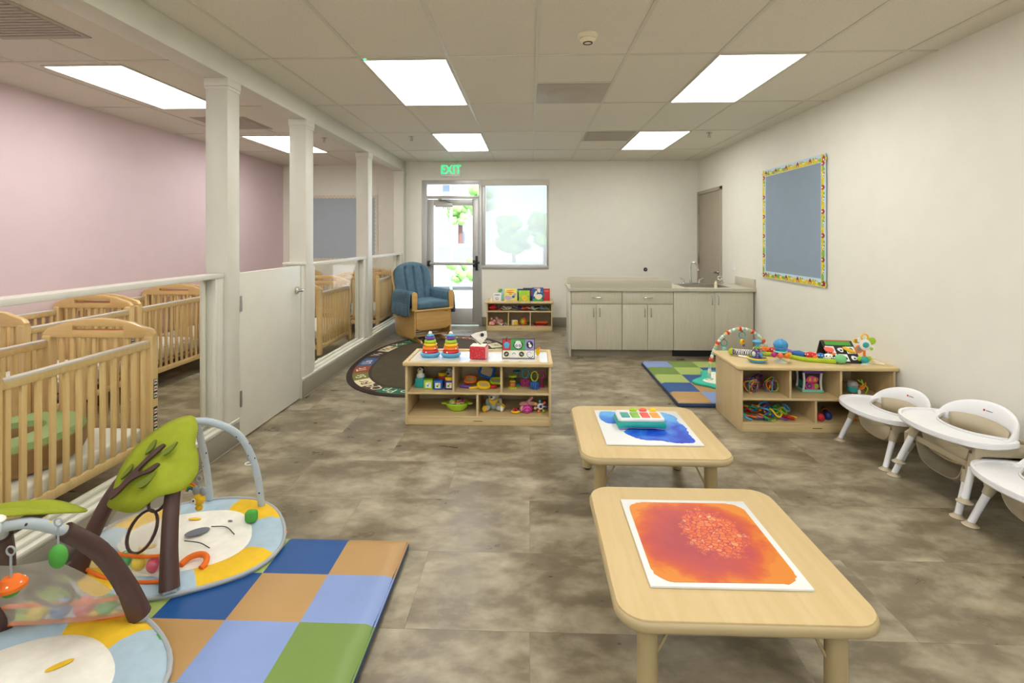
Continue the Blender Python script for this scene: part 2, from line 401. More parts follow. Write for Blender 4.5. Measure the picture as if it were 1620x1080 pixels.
struct(h, 'lever_handle', parent=r)
k = MB(chrome).cyl((-2.075, 4.345, .975), (-2.12, 4.345, .975), .014).tube([(-2.12, 4.345, .975), (-2.125, 4.3, .977), (-2.12, 4.235, .975)], .009)
struct(k, 'lever_handle', parent=r)

# ------------------------------------------------------------------ entry door, transom, window
r = sthing('door_2', 'aluminium and glass entry door with transom light')
X0, X1, YD = -1.755, -.795, YB+.03
f = MB(alum)
f.box((X0, YB-.012, 0), (X0+.085, YB+.1, 2.37), bev=.004).box((X1-.03, YB-.012, 0), (X1+.02, YB+.1, 2.37), bev=.004)
f.box((X0+.08, YB-.010, 2.30), (X1-.025, YB+.098, 2.37), bev=.004).box((X0+.08, YB-.010, 2.07), (X1-.025, YB+.098, 2.115), bev=.004)
struct(f, 'door_frame', parent=r)
L0, L1 = -1.665, -.832
lf = MB(alum)
lf.box((L0, YD, .015), (L0+.1, YD+.045, 2.06), bev=.003).box((L1-.1, YD, .015), (L1, YD+.045, 2.06), bev=.003)
lf.box((L0+.1, YD, .015), (L1-.1, YD+.045, .285), bev=.003).box((L0+.1, YD, 1.96), (L1-.1, YD+.045, 2.06), bev=.003)
lf.box((L0, YD-.003, .04), (L1, YD, .055), bev=.001)
lo = struct(lf, 'leaf', parent=r)
struct(MB(glass).box((L0+.1, YD+.02, .285), (L1-.1, YD+.026, 1.96)), 'pane', parent=r)
struct(MB(glass).box((X0+.085, YD+.03, 2.115), (X1-.03, YD+.036, 2.30)), 'transom_pane', parent=r)
pb = MB(steel).cyl((L0+.05, YD-.06, 1.015), (L1-.06, YD-.06, 1.015), .026, mat=alum)
pb.box((L0+.01, YD-.08, .97), (L0+.055, YD, 1.06), mat=mblack, bev=.006).box((L1-.09, YD-.085, .965), (L1-.035, YD, 1.07), mat=mblack, bev=.006)
pb.box((L1-.05, YD-.03, .9), (L1-.012, YD, 1.14), mat=mblack, bev=.006).cyl((L1-.09, YD-.055, 1.03), (L1+.02, YD-.055, 1.03), .014, mat=mblack)
struct(pb, 'push_bar', parent=r)
cl = MB(alum).box((L0+.13, YD-.06, 1.93), (L0+.42, YD-.005, 2.0), bev=.012, seg=3)
cl.tube([(L0+.38, YD-.05, 2.01), (L0+.3, YD-.06, 2.035), (L0+.18, YD-.03, 2.05)], .009, mat=steel, smooth=False).box((L0+.17, YD-.04, 2.03), (L0+.24, YD, 2.07), bev=.005)
struct(cl, 'door_closer', parent=r)
struct(MB(M('door_lettering', 'D8604C', .6, var=0)).add(*(lambda q: (q[0], q[1]))(([p for i in range(7) for p in ((L0+.14+i*.035, YD+.018, 1.87+.012*(i % 2)), (L0+.148+i*.035, YD+.018, 1.87), (L0+.16+i*.035, YD+.018, 1.93), (L0+.15+i*.035, YD+.018, 1.94))], [(4*i, 4*i+1, 4*i+2, 4*i+3) for i in range(7)]))), 'lettering', parent=r)
r = sthing('window_1', 'wide window beside the entry door with roller shade')
f = MB(alum); W0, W1, Z0, Z1 = -.775, .305, .94, 2.36
f.box((W0, YB-.012, Z0), (W0+.06, YB+.1, Z1), bev=.004).box((W1-.035, YB-.012, Z0), (W1, YB+.1, Z1), bev=.004)
f.box((W0+.05, YB-.010, Z1-.05), (W1-.03, YB+.098, Z1), bev=.004).box((W0, YB-.015, Z0-.01), (W1, YB+.102, Z0+.045), bev=.004)
struct(f, 'window_frame', parent=r)
struct(MB(glass).box((W0+.05, YB+.07, Z0+.04), (W1-.03, YB+.076, Z1-.04)), 'pane', parent=r)
struct(MB(shadem).box((W0+.065, YB+.03, Z0+.05), (W1-.04, YB+.0305, Z1-.09)), 'roller_shade', parent=r)
struct(MB(trimp).box((W0-.005, YB-.05, Z1-.09), (W1+.01, YB-.012, Z1+.01), bev=.006).box((W0+.065, YB+.024, Z0+.04), (W1-.04, YB+.036, Z0+.06), bev=.003), 'shade_valance', parent=r)
# side door in the right wall
r = sthing('door_3', 'taupe side door in the right wall')
tau = M('door_taupe', 'A49B88', .42, var=.02); tau2 = M('door_frame_taupe', 'A9A08D', .42, var=.02)
f = MB(tau2).box((XR-.02, 7.17, 0), (XR+.0, 7.22, 2.16), bev=.003).box((XR-.02, 8.12, 0), (XR+.0, 8.17, 2.16), bev=.003).box((XR-.02, 7.17, 2.11), (XR+.0, 8.17, 2.16), bev=.003)
struct(f, 'door_frame', parent=r)
struct(MB(tau).box((XR-.006, 7.22, .01), (XR, 8.12, 2.108), bev=.001), 'leaf', parent=r)
for z in (1.1, 1.86): struct(MB(steel).box((XR-.03, 8.105, z-.06), (XR-.006, 8.125, z+.06), bev=.003), 'hinge', parent=r)
struct(lever(T(XR-.006, 7.3, .94) @ R3(0, 0, -pi/2)), 'lever_handle', parent=r)

# ------------------------------------------------------------------ ceiling fittings
def light(x, y, label, led=False):
    t = thing('ceiling_light', label, 'ceiling light', (x, y, H), 0, 'flat ceiling light panels')
    MB(gridm).box((-.3, -.605, -.012), (-.284, .605, -.001), bev=.002).box((.284, -.605, -.012), (.3, .605, -.001), bev=.002).box((-.284, -.605, -.012), (.284, -.59, -.001), bev=.002).box((-.284, .59, -.012), (.284, .605, -.001), bev=.002).build('frame', t)
    MB(lampm).box((-.284, -.59, -.009), (.284, .59, -.001)).build('diffuser', t)
    return t
for (x, y, lb) in ((-.865, 4.06, 'bright panel light nearest the partition beam, on its entry door side'), (1.565, 4.04, 'large bright panel light nearest the right wall'),
                   (-.865, 6.54, 'smaller looking panel light above the exit sign'), (1.565, 6.5, 'panel light in front of the wall above the sink cabinets'),
                   (-3.2, 4.1, 'long panel light over the cribs by the pink wall'), (-3.2, 6.6, 'panel light half hidden behind the painted columns')):
    light(x, y, lb)
for x in (-.865, 1.565, -3.2):
    for y in (1.6, -.85): light(x, y, 'panel light behind and above the viewer')
t = MB(C['white']).box((0, 0, -.006), (.03, .02, 0), bev=.002).sph((.015, .01, -.008), .006, mat=M('green_led', '20FF60', .4, var=0, emit=6), n=8)
solo(t, 'indicator_light', 'tiny green indicator on the grid beside the left panel light', 'indicator', (-1.15, 3.43, H-.004))
def vent(x, y, sx, sy, label, kind, group=None):
    t = thing('ceiling_vent', label, 'ceiling vent', (x, y, H), 0, group)
    gm = M('vent_metal', 'B2A99B', .5, var=.02)
    MB(gm).box((-sx/2, -sy/2, -.006), (sx/2, sy/2, -.0005), bev=.002).build('panel', t)
    if kind == 'round':
        MB(gm).lathe([(.21, -.006), (.2, -.014), (.13, -.02), (.0, -.022)], n=32).build('round_diffuser', t)
    else:
        s = MB(gm)
        for i in range(14): s.box((-sx/2+.03, -sy/2+.03+i*(sy-.06)/14, -.013), (sx/2-.03, -sy/2+.03+(i+.55)*(sy-.06)/14, -.006))
        s.build('louvre', t)
    return t
vent(.355, 4.355, .59, .57, 'grey square ceiling vent with a round diffuser', 'round')
vent(.95, 6.19, .59, .57, 'grey louvred ceiling vent beside the far right panel light', 'grill')
vent(-2.99, 2.75, .57, .57, 'dull ceiling vent at the top left corner over the cribs', 'grill')
vent(-3.2, 5.35, .57, .57, 'dull ceiling vent between the two panel lights over the cribs', 'grill')
t = thing('smoke_detector', 'round cream smoke detector on the ceiling', 'smoke detector', (.354, 3.1, H))
MB(C['cream']).lathe([(.062, 0), (.062, -.014), (.055, -.02)], n=28).build('base', t)
MB(C['cream']).lathe([(.045, -.02), (.05, -.03), (.036, -.048), (.0, -.05)], n=24).build('cover', t)
MB(C['black']).lathe([(.03, -.0485), (.03, -.052), (.022, -.052), (.022, -.0485)], n=20).build('slot', t)
sp = None
for x, y, lb in ((-1.445, 6.14, 'small sprinkler head near the partition beam'), (2.115, 6.04, 'small sprinkler head right of the far right panel light'), (-2.545, 6.18, 'small sprinkler head over the cribs between two columns')):
    if sp is None:
        sp = thing('sprinkler', lb, 'sprinkler', (x, y, H), 0, 'ceiling sprinklers')
        MB(chrome).lathe([(.035, 0), (.033, -.005), (.0, -.006)], n=16).build('escutcheon', sp)
        MB(steel).cyl((0, 0, -.004), (0, 0, -.035), .008, n=8).tube([(.012, 0, -.02), (.014, 0, -.035), (.004, 0, -.05)], .003, n=5).tube([(-.012, 0, -.02), (-.014, 0, -.035), (-.004, 0, -.05)], .003, n=5).lathe([(.02, -.05), (.02, -.053)], n=12).build('head', sp)
    else: dup(sp, (x, y, H), 0, lb)
# exit sign
t = thing('exit_sign', 'white exit sign with glowing green letters above the entry door', 'exit sign', (-1.275, YB, 2.42))
MB(C['white']).box((-.16, -.045, 0), (.16, -.005, .225), bev=.008).box((-.05, -.03, .22), (.05, -.005, .25)).build('housing', t)
MB(M('exit_green', '10E070', .5, var=0, emit=1.3)).text('EXIT', .2, .002, T(0, -.0465, .108) @ R3(pi/2) @ Matrix.Diagonal((.82, 1, 1, 1))).build('lettering', t)
# small wall fittings
solo(MB(mblack).lathe([(.0, -.02), (.018, -.02), (.03, -.008), (.032, 0)], n=16, X=R3(-pi/2)).sph((0, -.022, 0), .012, mat=steel, n=8), 'door_stop', 'small dark round door stop on the back wall above the cabinets', 'door stop', (1.855, YB-.001, .925))
t = thing('wall_plate', 'small white blank plate on the right wall above the sink', 'wall plate', (XR, 6.75, 1.06))
MB(C['white']).box((-.006, -.035, -.055), (0, .035, .055), bev=.003).build('plate', t); MB(steel).cyl((-.006, 0, .03), (-.008, 0, .03), .004, n=8).build('screw', t)

# ------------------------------------------------------------------ outdoors
struct(MB(M('pavement', 'C9C6BF', .8, var=.05, vs=.6)).box((-40, -40, -.14), (40, 70, -.12)), 'ground', 'sunlit pavement outside')
bl = thing('building', 'bright white building across the car park seen through the glass door', 'building', (-6, 24, -.12))
MB(M('stucco', 'DAD8D6', .8)).box((-7, 0, 0), (3.2, 6, 7)).build('wall', bl)
MB(M('awning_blue', '5B80BC', .6)).box((-7, -1.4, 5.3), (3.2, 0, 5.65), bev=.03).build('awning', bl)
for x, z, w_, h_ in ((2.1, 3.0, .5, 1.2), (2.1, .6, .6, 1.9), (1.2, .6, .5, 1.9), (2.75, .9, .3, 1.5), (-3, 3, 1, 1.2)):
    fr = MB(M('dark_glass', '6A7480', .15)).box((x-w_/2, -.04, z), (x+w_/2, .02, z+h_)).build('window', bl)
    
solo(MB(M('pole_grey', '9CA3B4', .5)).cyl((0, 0, 0), (0, 0, 4), .035, n=10).lathe([(.12, 0), (.12, .04)], n=10), 'post', 'thin pale post on the pavement outside the glass door', 'post', (-1.95, 12.5, -.12))
leaf_g = M('foliage', '6E9A50', .8, var=.3, vs=3)
def tree(x, y, h, r, lb, n=26, trunk=True, grp=None, nm='tree', cat='tree'):
    t = thing(nm, lb, cat, (x, y, -.12), 0, grp); m = MB(leaf_g); rnd = random.Random(int(x*10+y))
    for i in range(n):
        a = rnd.uniform(0, 2*pi); q = r*rnd.uniform(0, .8); zz = h-r*.9+r*rnd.uniform(-.8, .8)
        bm = bmesh.new(); bmesh.ops.create_icosphere(bm, subdivisions=2, radius=r*rnd.uniform(.25, .42))
        for v in bm.verts: v.co *= rnd.uniform(.82, 1.15)
        m.bm(bm, X=T(q*cos(a), q*sin(a), max(zz, r*.3)))
    m.build('crown', t, ang=85)
    if trunk: MB(CF['brown']).cyl((0, 0, 0), (0, 0, h-r), .12, .08, n=8).build('trunk', t)
tree(-2.15, 22, 3.7, .62, 'tall pale tree at the left edge of the shaded window')
tree(-1.0, 32, 2.9, 1.2, 'low rounded tree behind the middle of the shaded window')
tree(.9, 30, 3.0, 1.0, 'tree at the right side of the shaded window')
tree(-2.75, 20, 3.0, .5, 'green tree beside the building, seen through the glass door', 24)
for x, y, lb in ((-1.75, 12.2, 'leafy shrub on the pavement just outside the door pane'), (-1.35, 12.6, 'second leafy shrub, right of the first outside the door pane')):
    tree(x, y, 1.0, .28, lb, 12, False, 'shrubs outside the door', 'shrub', 'shrub')
car = thing('car', 'pale parked car beyond the shrubs outside the glass door', 'car', (-2.6, 15.4, -.12))
MB(M('car_paint', 'D5DAE0', .25)).prism([(-1.2, .25), (2.2, .25), (2.3, .7), (1.5, .85), (1.0, 1.35), (-.6, 1.38), (-1.2, .9)], -.8, .8, bev=.05, X=R3(pi/2)).build('body', car)
MB(M('dark_glass')).prism([(-.9, .9), (1.3, .87), (.93, 1.28), (-.55, 1.3)], -.82, .82, X=R3(pi/2)).build('side_window', car)
for x in (-.7, 1.5):
    for y in (-.7, .7): MB(mblack).cyl((x, y-.1, .3), (x, y+.1, .3), .3, n=20).build('wheel', car)

# ------------------------------------------------------------------ cribs
decal_w = M('decal_paper', 'E6E2DA', .5, var=0); decal_r = M('decal_red', 'B03A34', .5, var=0)
teeth = M('teething_strip', 'D9CFC4', .3, var=.01)
def make_crib(label, loc, rz, low=False):
    t = thing('crib', label, 'crib', loc, rz, 'natural beech cribs in the nap area')
    HW, HL = .325, .465
    for e in (-1, 1):
        y = e*HL; X = T(0, y, 0)
        h = MB(cribh)
        P = [(-.352, .80), (-.352, .835), (-.33, .865), (-.27, .885), (-.2, .915), (-.1, .93), (0, .934), (.1, .93), (.2, .915), (.27, .885), (.33, .865), (.352, .835), (.352, .80)]
        top = [p for p in P[1:-1]]; mid = .862; lo = .815
        # arch with an open slot: left block, right block, upper and lower bars
        h.prism([(-.352, lo), (-.16, lo), (-.16, .918)]+[(-.2, .914), (-.27, .888), (-.33, .868), (-.352, .84)], -.02, .02, bev=.007, X=X @ face_front())
        h.prism([(.352, .84), (.33, .868), (.27, .888), (.2, .914), (.16, .918), (.16, lo), (.352, lo)], -.02, .02, bev=.007, X=X @ face_front())
        h.prism([(-.165, .885), (.165, .885), (.165, .916), (.1, .929), (0, .934), (-.1, .929), (-.165, .916)], -.02, .02, bev=.006, X=X @ face_front())
        h.box((-.165, y-.02, lo), (.165, y+.02, .862), bev=.006)
        ho = h.build('headboard', t)
        MB(M('slot_lining', 'B5612F', .5)).box((-.158, y-.008, .861), (.158, y+.008, .866)).build('slot_lining', ho)
        s = MB(cribw)
        for i in range(8):
            x = -.245+i*.07; s.box((x-.013, y-.009, .2), (x+.013, y+.009, .82), bev=.005)
        s.box((-.3, y-.014, .15), (.3, y+.014, .205), bev=.006).build('end_slats', t)
        for sx in (-1, 1):
            MB(cribw).box((sx*HW-.027, y-.03, .085), (sx*HW+.027, y+.03, .83), bev=.012, seg=3).build('corner_post', t)
            c = MB(steel).cyl((sx*HW, y, .05), (sx*HW, y, .09), .009, n=8)
            c.cyl((sx*HW-.012, y-.01, .028), (sx*HW+.012, y-.01, .028), .028, mat=mwhite, n=16).box((sx*HW-.018, y-.02, .028), (sx*HW+.018, y+.012, .06), mat=C['grey'], bev=.005)
            c.build('caster', t)
    for sx in (-1, 1):
        s = MB(cribw); x = sx*HW
        s.box((x-.017, -.44, .755), (x+.017, .44, .80), bev=.008).box((x-.013, -.44, .15), (x+.013, .44, .2), bev=.006)
        for i in range(12):
            y = -.4+i*.0727; s.box((x-.009, y-.014, .19), (x+.009, y+.014, .765), bev=.005)
        so = s.build('side_rail', t)
        MB(teeth).box((x-.019, -.43, .79), (x+.019, .43, .806), bev=.006).build('teething_strip', so)
    m = MB(mattm); zt = .27 if low else .36
    m.box((-.30, -.44, zt-.1), (.30, .44, zt), bev=.025, seg=3); mo = m.build('mattress', t)
    MB(cribw).box((-.3, -.44, zt-.13), (.3, .44, zt-.105)).build('mattress_board', t)
    d = MB(decal_w); x = HW+.0285
    for z0, z1 in ((.44, .56), (.22, .39)):
        d.box((x-.002, HL-.016, z0), (x, HL+.016, z1), mat=mblack)
        n = int((z1-z0)/.04)
        for i in range(n):
            d.box((x, HL-.012, z0+.008+i*.04), (x+.0008, HL+.012, z0+.036+i*.04), mat=decal_w)
            d.prism([(-.008, -.01), (.008, -.01), (.002, .0), (.008, .012), (-.004, .006)], 0, .0008, mat=decal_r if i % 2 else mblack, X=T(x+.001, HL, z0+.022+i*.04) @ R3(0, pi/2, 0))
    d.build('warning_decal', t)
    return t
CR = [('nearest crib, low white mattress holding a tan and green nursing cushion', (-2.667, 2.585, 0), 0),
      ('crib against the pink wall at the left edge of the photo', (-3.84, 3.86, 0), 0),
      ('crib against the pink wall left of the first white column', (-3.84, 4.88, 0), 0),
      ('crib against the pink wall, behind the first white column', (-3.84, 5.9, 0), 0),
      ('crib seen whole through the screen just past the half door', (-2.735, 6.19, 0), 0),
      ('crib behind the last screen, beside the blue glider chair', (-2.62, 7.93, 0), math.radians(3.)),
      ('far crib against the pink wall below the blue grey board', (-3.84, 7.9, 0), 0)]
crib = make_crib(*CR[1]); lowc = make_crib(*CR[0], low=True)
for lb, loc, rz in CR[2:]: dup(crib, loc, rz, lb)
def sheet(label, loc):
    m = MB(M('print_sheet', 'F0EDE6', .8, var=0)); mm = MATS['print_sheet']
    if not mm.get('done'):
        n, l = nt(mm); v = n.new('ShaderNodeTexVoronoi'); v.inputs['Scale'].default_value = 22; l.new(coords(mm), v.inputs['Vector'])
        l.new(ramp(mm, v.outputs['Distance'], [(.16, '6A625C'), (.2, 'F0EDE6')]), n['Principled BSDF'].inputs['Base Color']); mm['done'] = 1
    rnd = random.Random(loc[1]); N = 14; vs = []; fs = []
    for i in range(N+1):
        for j in range(N+1):
            x = -.27+.54*i/N; y = -.4+.8*j/N; e = min(i, N-i, j, N-j)
            vs.append((x, y,   .004 if e == 0 else .02+.035*rnd.random()*min(e, 3)/3))
    for i in range(N):
        for j in range(N): a = i*(N+1)+j; fs.append((a, a+N+1, a+N+2, a+1))
    solo(m.add(vs, fs), 'crib_sheet', label, 'sheet', loc, 0, 'printed sheets on the crib mattresses', sub=1)
sheet('rumpled white printed sheet in the crib at the left edge', (-3.84, 3.86, .362))
sheet('rumpled white printed sheet in the crib left of the first column', (-3.84, 4.88, .362))
sheet('rumpled white printed sheet in the crib past the half door', (-2.735, 6.19, .362))
# nursing cushion
t = thing('nursing_cushion', 'C shaped tan nursing cushion with green top lying in the nearest crib', 'cushion', (-2.67, 2.5, .275), 0)
N = 30; prof_t = []; vs = []; fs = []
def ring_strip(mb, prof, mat):
    vs = []; fs = []; k = len(prof)
    for i in range(N+1):
        a = math.radians(215)+math.radians(310)*i/N; tp = max(.55, min(1, min(i, N-i)/3*.25+.6)); cx, cy = .15*cos(a), .2*sin(a)
        nx, ny = cos(a), sin(a)
        for w_, z in prof: vs.append((cx*1.25+nx*w_*tp, cy*1.2+ny*w_*tp, z))
    for i in range(N):
        for j in range(k-1): fs.append((i*k+j, (i+1)*k+j, (i+1)*k+j+1, i*k+j+1))
    if k > 4:
        fs.append(tuple(range(k))); fs.append(tuple(range(N*k+k-1, N*k-1, -1)))
    mb.add(vs, fs, mat)
m = MB(CF['tan']); ring_strip(m, [(-.06, .01), (-.085, .05), (-.085, .13), (-.07, .155), (.08, .155), (.1, .13), (.1, .05), (.08, .01), (-.06, .01)], M('cushion_tan', '9C7A4E', .6)); m.build('body', t)
m = MB(M('cushion_green', '8FA868', .6)); ring_strip(m, [(-.082, .135), (-.07, .163), (-.03, .175), (.04, .175), (.08, .163), (.097, .135)], None); m.build('top_cover', t)

# ------------------------------------------------------------------ tables with gel tiles
def make_table(label, loc):
    t = thing('activity_table', label, 'table', loc, 0, 'low square maple tables')
    MB(tableedge).prism(rrect(-.379, .379, -.39, .39, .09), -.04, -.004, bev=.014, seg=3).build('edge_band', t)
    MB(tablew).prism(rrect(-.372, .372, -.383, .383, .084), -.01, 0, bev=.003).build('tabletop', t)
    for sx in (-1, 1):
        for sy in (-1, 1):
            lx, ly = sx*.276, sy*.29
            l_ = MB(legm).cyl((lx, ly, -.04), (lx, ly, -.30), .031, n=24).cyl((lx, ly, -.30), (lx, ly, -.308), .027, n=20); lo = l_.build('leg', t)
            MB(legm).cyl((lx, ly, -.308), (lx, ly, -.345), .03, n=24).cyl((lx, ly, -.345), (lx, ly, -.353), .022, mat=mblack, n=16).build('foot', lo)
            MB(steel).tube([(lx-sx*.0, ly+ .0, -.2), (lx-sx*.035, ly, -.15), (lx-sx*.09, ly, -.042)], .005, mat=legm).build('brace', t)
    return t
TZ = .358
tb = make_table('nearer low maple table, the one with the orange gel tile', (.628, 1.817, TZ))
dup(tb, (.634, 2.87, TZ), 0, 'farther low maple table, the one with the blue gel tile')
def gel(name, kind):
    m = M(name, 'E87A20', .4, var=0, spec=.3); n, l = nt(m); co = coords(m, 'Object'); sx = n.new('ShaderNodeSeparateXYZ'); l.new(co, sx.inputs[0])
    X_, Y_ = sx.outputs[0], sx.outputs[1]
    def dist(cx, cy, kx, ky):
        a = mth(m, 'MULTIPLY', mth(m, 'SUBTRACT', X_, cx), kx); b = mth(m, 'MULTIPLY', mth(m, 'SUBTRACT', Y_, cy), ky)
        return mth(m, 'SQRT', mth(m, 'ADD', mth(m, 'POWER', mth(m, 'ABSOLUTE', a), 2.), mth(m, 'POWER', mth(m, 'ABSOLUTE', b), 2.)))
    nz = noise(m, co, 9, 5, .6, .5); fine = noise(m, co, 40, 4, .7, .3)
    vo = n.new('ShaderNodeTexVoronoi'); vo.feature = 'DISTANCE_TO_EDGE'; l.new(co, vo.inputs['Vector']); vo.inputs['Scale'].default_value = 58
    vf = n.new('ShaderNodeTexVoronoi'); vf.inputs['Scale'].default_value = 58; l.new(co, vf.inputs['Vector'])
    if kind == 'orange':
        d = mth(m, 'ADD', dist(-.015, .0, 4.0, 4.0), mth(m, 'MULTIPLY', mth(m, 'SUBTRACT', nz, .5), .7))
        base = ramp(m, d, [(.4, 'A83840'), (.68, 'B8423A'), (.86, 'C9541F'), (.98, 'D27414'), (1.0, 'D6801A')])
        e = mth(m, 'ADD', dist(.04, .03, 8.5, 6.2), mth(m, 'MULTIPLY', mth(m, 'SUBTRACT', fine, .5), 1.3))
        inside = ramp(m, e, [(.72, 1.), (.95, 0.)])
        cells = ramp(m, vo.outputs['Distance'], [(.05, 0.), (.1, 1.)])
        k = mth(m, 'MULTIPLY', inside, cells); k = mth(m, 'MULTIPLY', k, .8)
        cellc = ramp(m, vf.outputs['Color'], [(.3, 'E2641E'), (.75, 'EE8A3C'), (.97, 'F6C9A0')])
        c = mix(m, k, base, cellc)
    else:
        d = mth(m, 'ADD', mth(m, 'ADD', mth(m, 'MULTIPLY', Y_, -2.2), mth(m, 'MULTIPLY', mth(m, 'SUBTRACT', nz, .5), 2.0)), .45)
        base = ramp(m, d, [(.0, '5FA9E0'), (.45, '2F7CD8'), (.8, '0F48C8'), (1., '0B37B4')])
        sp_ = ramp(m, vf.outputs['Distance'], [(.1, 1.), (.16, 0.)]); rare = ramp(m, nz, [(.55, 0.), (.62, .8)])
        c = mix(m, mth(m, 'MULTIPLY', sp_, rare), base, 'D6E6F4')
    l.new(c, n['Principled BSDF'].inputs['Base Color'])
    return m
gw = M('gel_white', 'E4E6E4', .3, var=.01)
t = thing('gel_tile', 'square sensory tile of orange and red liquid gel on the nearer table', 'gel tile', (.617, 1.822, TZ+.0008))
MB(gw).box((-.247, -.257, 0), (.247, .257, .008), bev=.002).build('base', t)
rnd = random.Random(3)
P = [(x*(1+.012*rnd.uniform(-1, 1)), y*(1+.012*rnd.uniform(-1, 1))) for x, y in rrect(-.225, .225, -.237, .232, .06, 8)]
MB(gel('orange_gel', 'orange')).prism(P, .008, .0095).build('gel', t, 'orange gel with red centre')
t = thing('gel_tile', 'square sensory tile of blue liquid gel on the farther table', 'gel tile', (.648, 2.89, TZ+.0008))
MB(gw).box((-.25, -.257, 0), (.25, .257, .008), bev=.002).build('base', t)
P = [(-.215, .225), (-.232, .16), (-.228, .09), (-.2, .035), (-.15, .03), (-.11, -.01), (-.1, -.05), (-.13, -.09), (-.115, -.13), (-.085, -.17), (-.04, -.2), (.03, -.205), (.08, -.225), (.14, -.235), (.2, -.23), (.222, -.2), (.215, -.14), (.222, -.08), (.228, .0), (.21, .07), (.218, .14), (.19, .2), (.13, .225), (.05, .215), (0, .222), (-.08, .205), (-.15, .232)]
Q = [(p.x+.004*rnd.uniform(-1, 1), p.y+.004*rnd.uniform(-1, 1)) for p in catmull([(a, b, 0) for a, b in P], 5, True)]
MB(gel('blue_gel', 'blue')).prism(Q, .008, .0095).build('gel', t, 'blue gel')
# toy keyboard on the blue tile
t = thing('toy_piano', 'white and teal toy piano with four coloured keys on the blue gel tile', 'toy piano', (.623, 2.90, TZ+.0108)); t.scale = (.87, .87, .87)
out = [(-.155, .0), (-.16, .02), (-.15, .036), (.15, .036), (.16, .02), (.155, .0), (.08, .01), (0, .014), (-.08, .01)]
tl = M('piano_teal', '1FA396', .35)
MB(tl).prism([(-.15, .006), (-.158, .03), (-.145, .048), (.145, .048), (.158, .03), (.15, .006), (.07, .014), (-.07, .014)], -.09, .09, bev=.008, X=face_front()).build('lower_shell', t)
MB(C['lav']).prism([(-.145, .0), (-.15, .012), (.15, .012), (.145, .0), (.07, .009), (-.07, .009)], -.085, .085, X=face_front()).build('base', t)
MB(mwhite).prism(rrect(-.148, .148, -.082, .085, .025), .044, .072, bev=.012, seg=3).build('upper_shell', t)
for i, k in enumerate((('teal', '3F9C92'), ('lime', '7DB83A'), ('coral', 'E8503E'), ('orange', 'F59A30'))):
    MB(M('key_'+k[0], k[1], .4)).box((-.125+i*.064, -.07, .068), (-.125+i*.064+.054, .02, .077), bev=.004).build('key', t)
for x, c in ((-.03, 'lime'), (.035, 'coral'), (.1, 'yellow')):
    MB(C[c]).sph((x, .055, .078), (.026, .014, .016)).build('button', t)

# ------------------------------------------------------------------ storage shelves
def shelf(name, label, x0, x1, yf, yb, h, rows, tray, group=None):
    """rows: list of (z of board underside, [divider x...]) from the bottom up"""
    t = thing(name, label, 'toy shelf', ((x0+x1)/2, yf, 0), 0, group); w_ = x1-x0; d = yb-yf; a = -w_/2; b = w_/2; th = .018
    for s_, e in ((a, a+th), (b-th, b)): MB(maplev).box((s_, 0, 0), (e, d, h-.025), bev=.002).build('side_panel', t)
    MB(mapled).box((a+th, d-.012, .03), (b-th, d-.002, h-.025)).build('back_panel', t)
    MB(maple).box((a+th, .004, 0), (b-th, .02, .05), bev=.001).build('kick_board', t)
    MB(mblack).box((-.035, .0025, .03), (.035, .004, .034)).build('maker_mark', t)
    z0 = .05
    zs = [.05]+rows[0][1:2] if False else None
    levels = [(.05, rows[0][1])]
    for zb, dv in rows[1:]: levels.append((zb, dv))
    for i, (zb, dv) in enumerate(levels):
        MB(maple).box((a+th, .004, zb), (b-th, d-.012, zb+th), bev=.003).build('shelf_board', t)
        ztop = levels[i+1][0] if i+1 < len(levels) else h-.025
        for x in dv: MB(maplev).box((x-.008, .008, zb+th), (x+.008, d-.012, ztop)).build('divider', t)
    if tray:
        MB(maple).box((a, 0, h-.03), (b, d, h-.015), bev=.002).build('top_panel', t)
        r = MB(mapleedge)
        r.box((a-.014, -.035, h-.032), (b+.014, .012, h), bev=.009, seg=3).box((a-.014, d-.02, h-.032), (b+.014, d+.012, h), bev=.009, seg=3)
        r.box((a-.014, -.03, h-.0315), (a+.02, d+.01, h-.0005), bev=.009, seg=3).box((b-.02, -.03, h-.0315), (b+.014, d+.01, h-.0005), bev=.009, seg=3)
        r.build('rim', t)
        MB(M('tray_liner', 'E3DCD2', .06, spec=.9, var=0, coat=.8)).box((a+.02, .012, h-.0152), (b-.02, d-.02, h-.0135)).build('glossy_tray', t)
    else:
        MB(mapleedge).prism(rrect(a-.03, b+.02, -.03, d+.01, .03), h-.03, h, bev=.011, seg=3).build('top', t)
    return t
shelf('toy_shelf', 'maple toy shelf with raised tray top in the middle of the room', -.955, .163, 3.85, 4.29, .487, [(.05, [-.004]), (.232, [-.189, .179])], True)
shelf('toy_shelf', 'maple toy shelf against the right wall behind the feeding chairs', 1.556, 2.672, 3.79, 4.29, .49, [(.05, [-.008]), (.232, [-.193, .173])], False)
shelf('toy_shelf', 'maple book and toy shelf under the shaded window', -.668, .348, 7.78, 8.16, .45, [(.05, [-.168, .168]), (.285, [])], False)

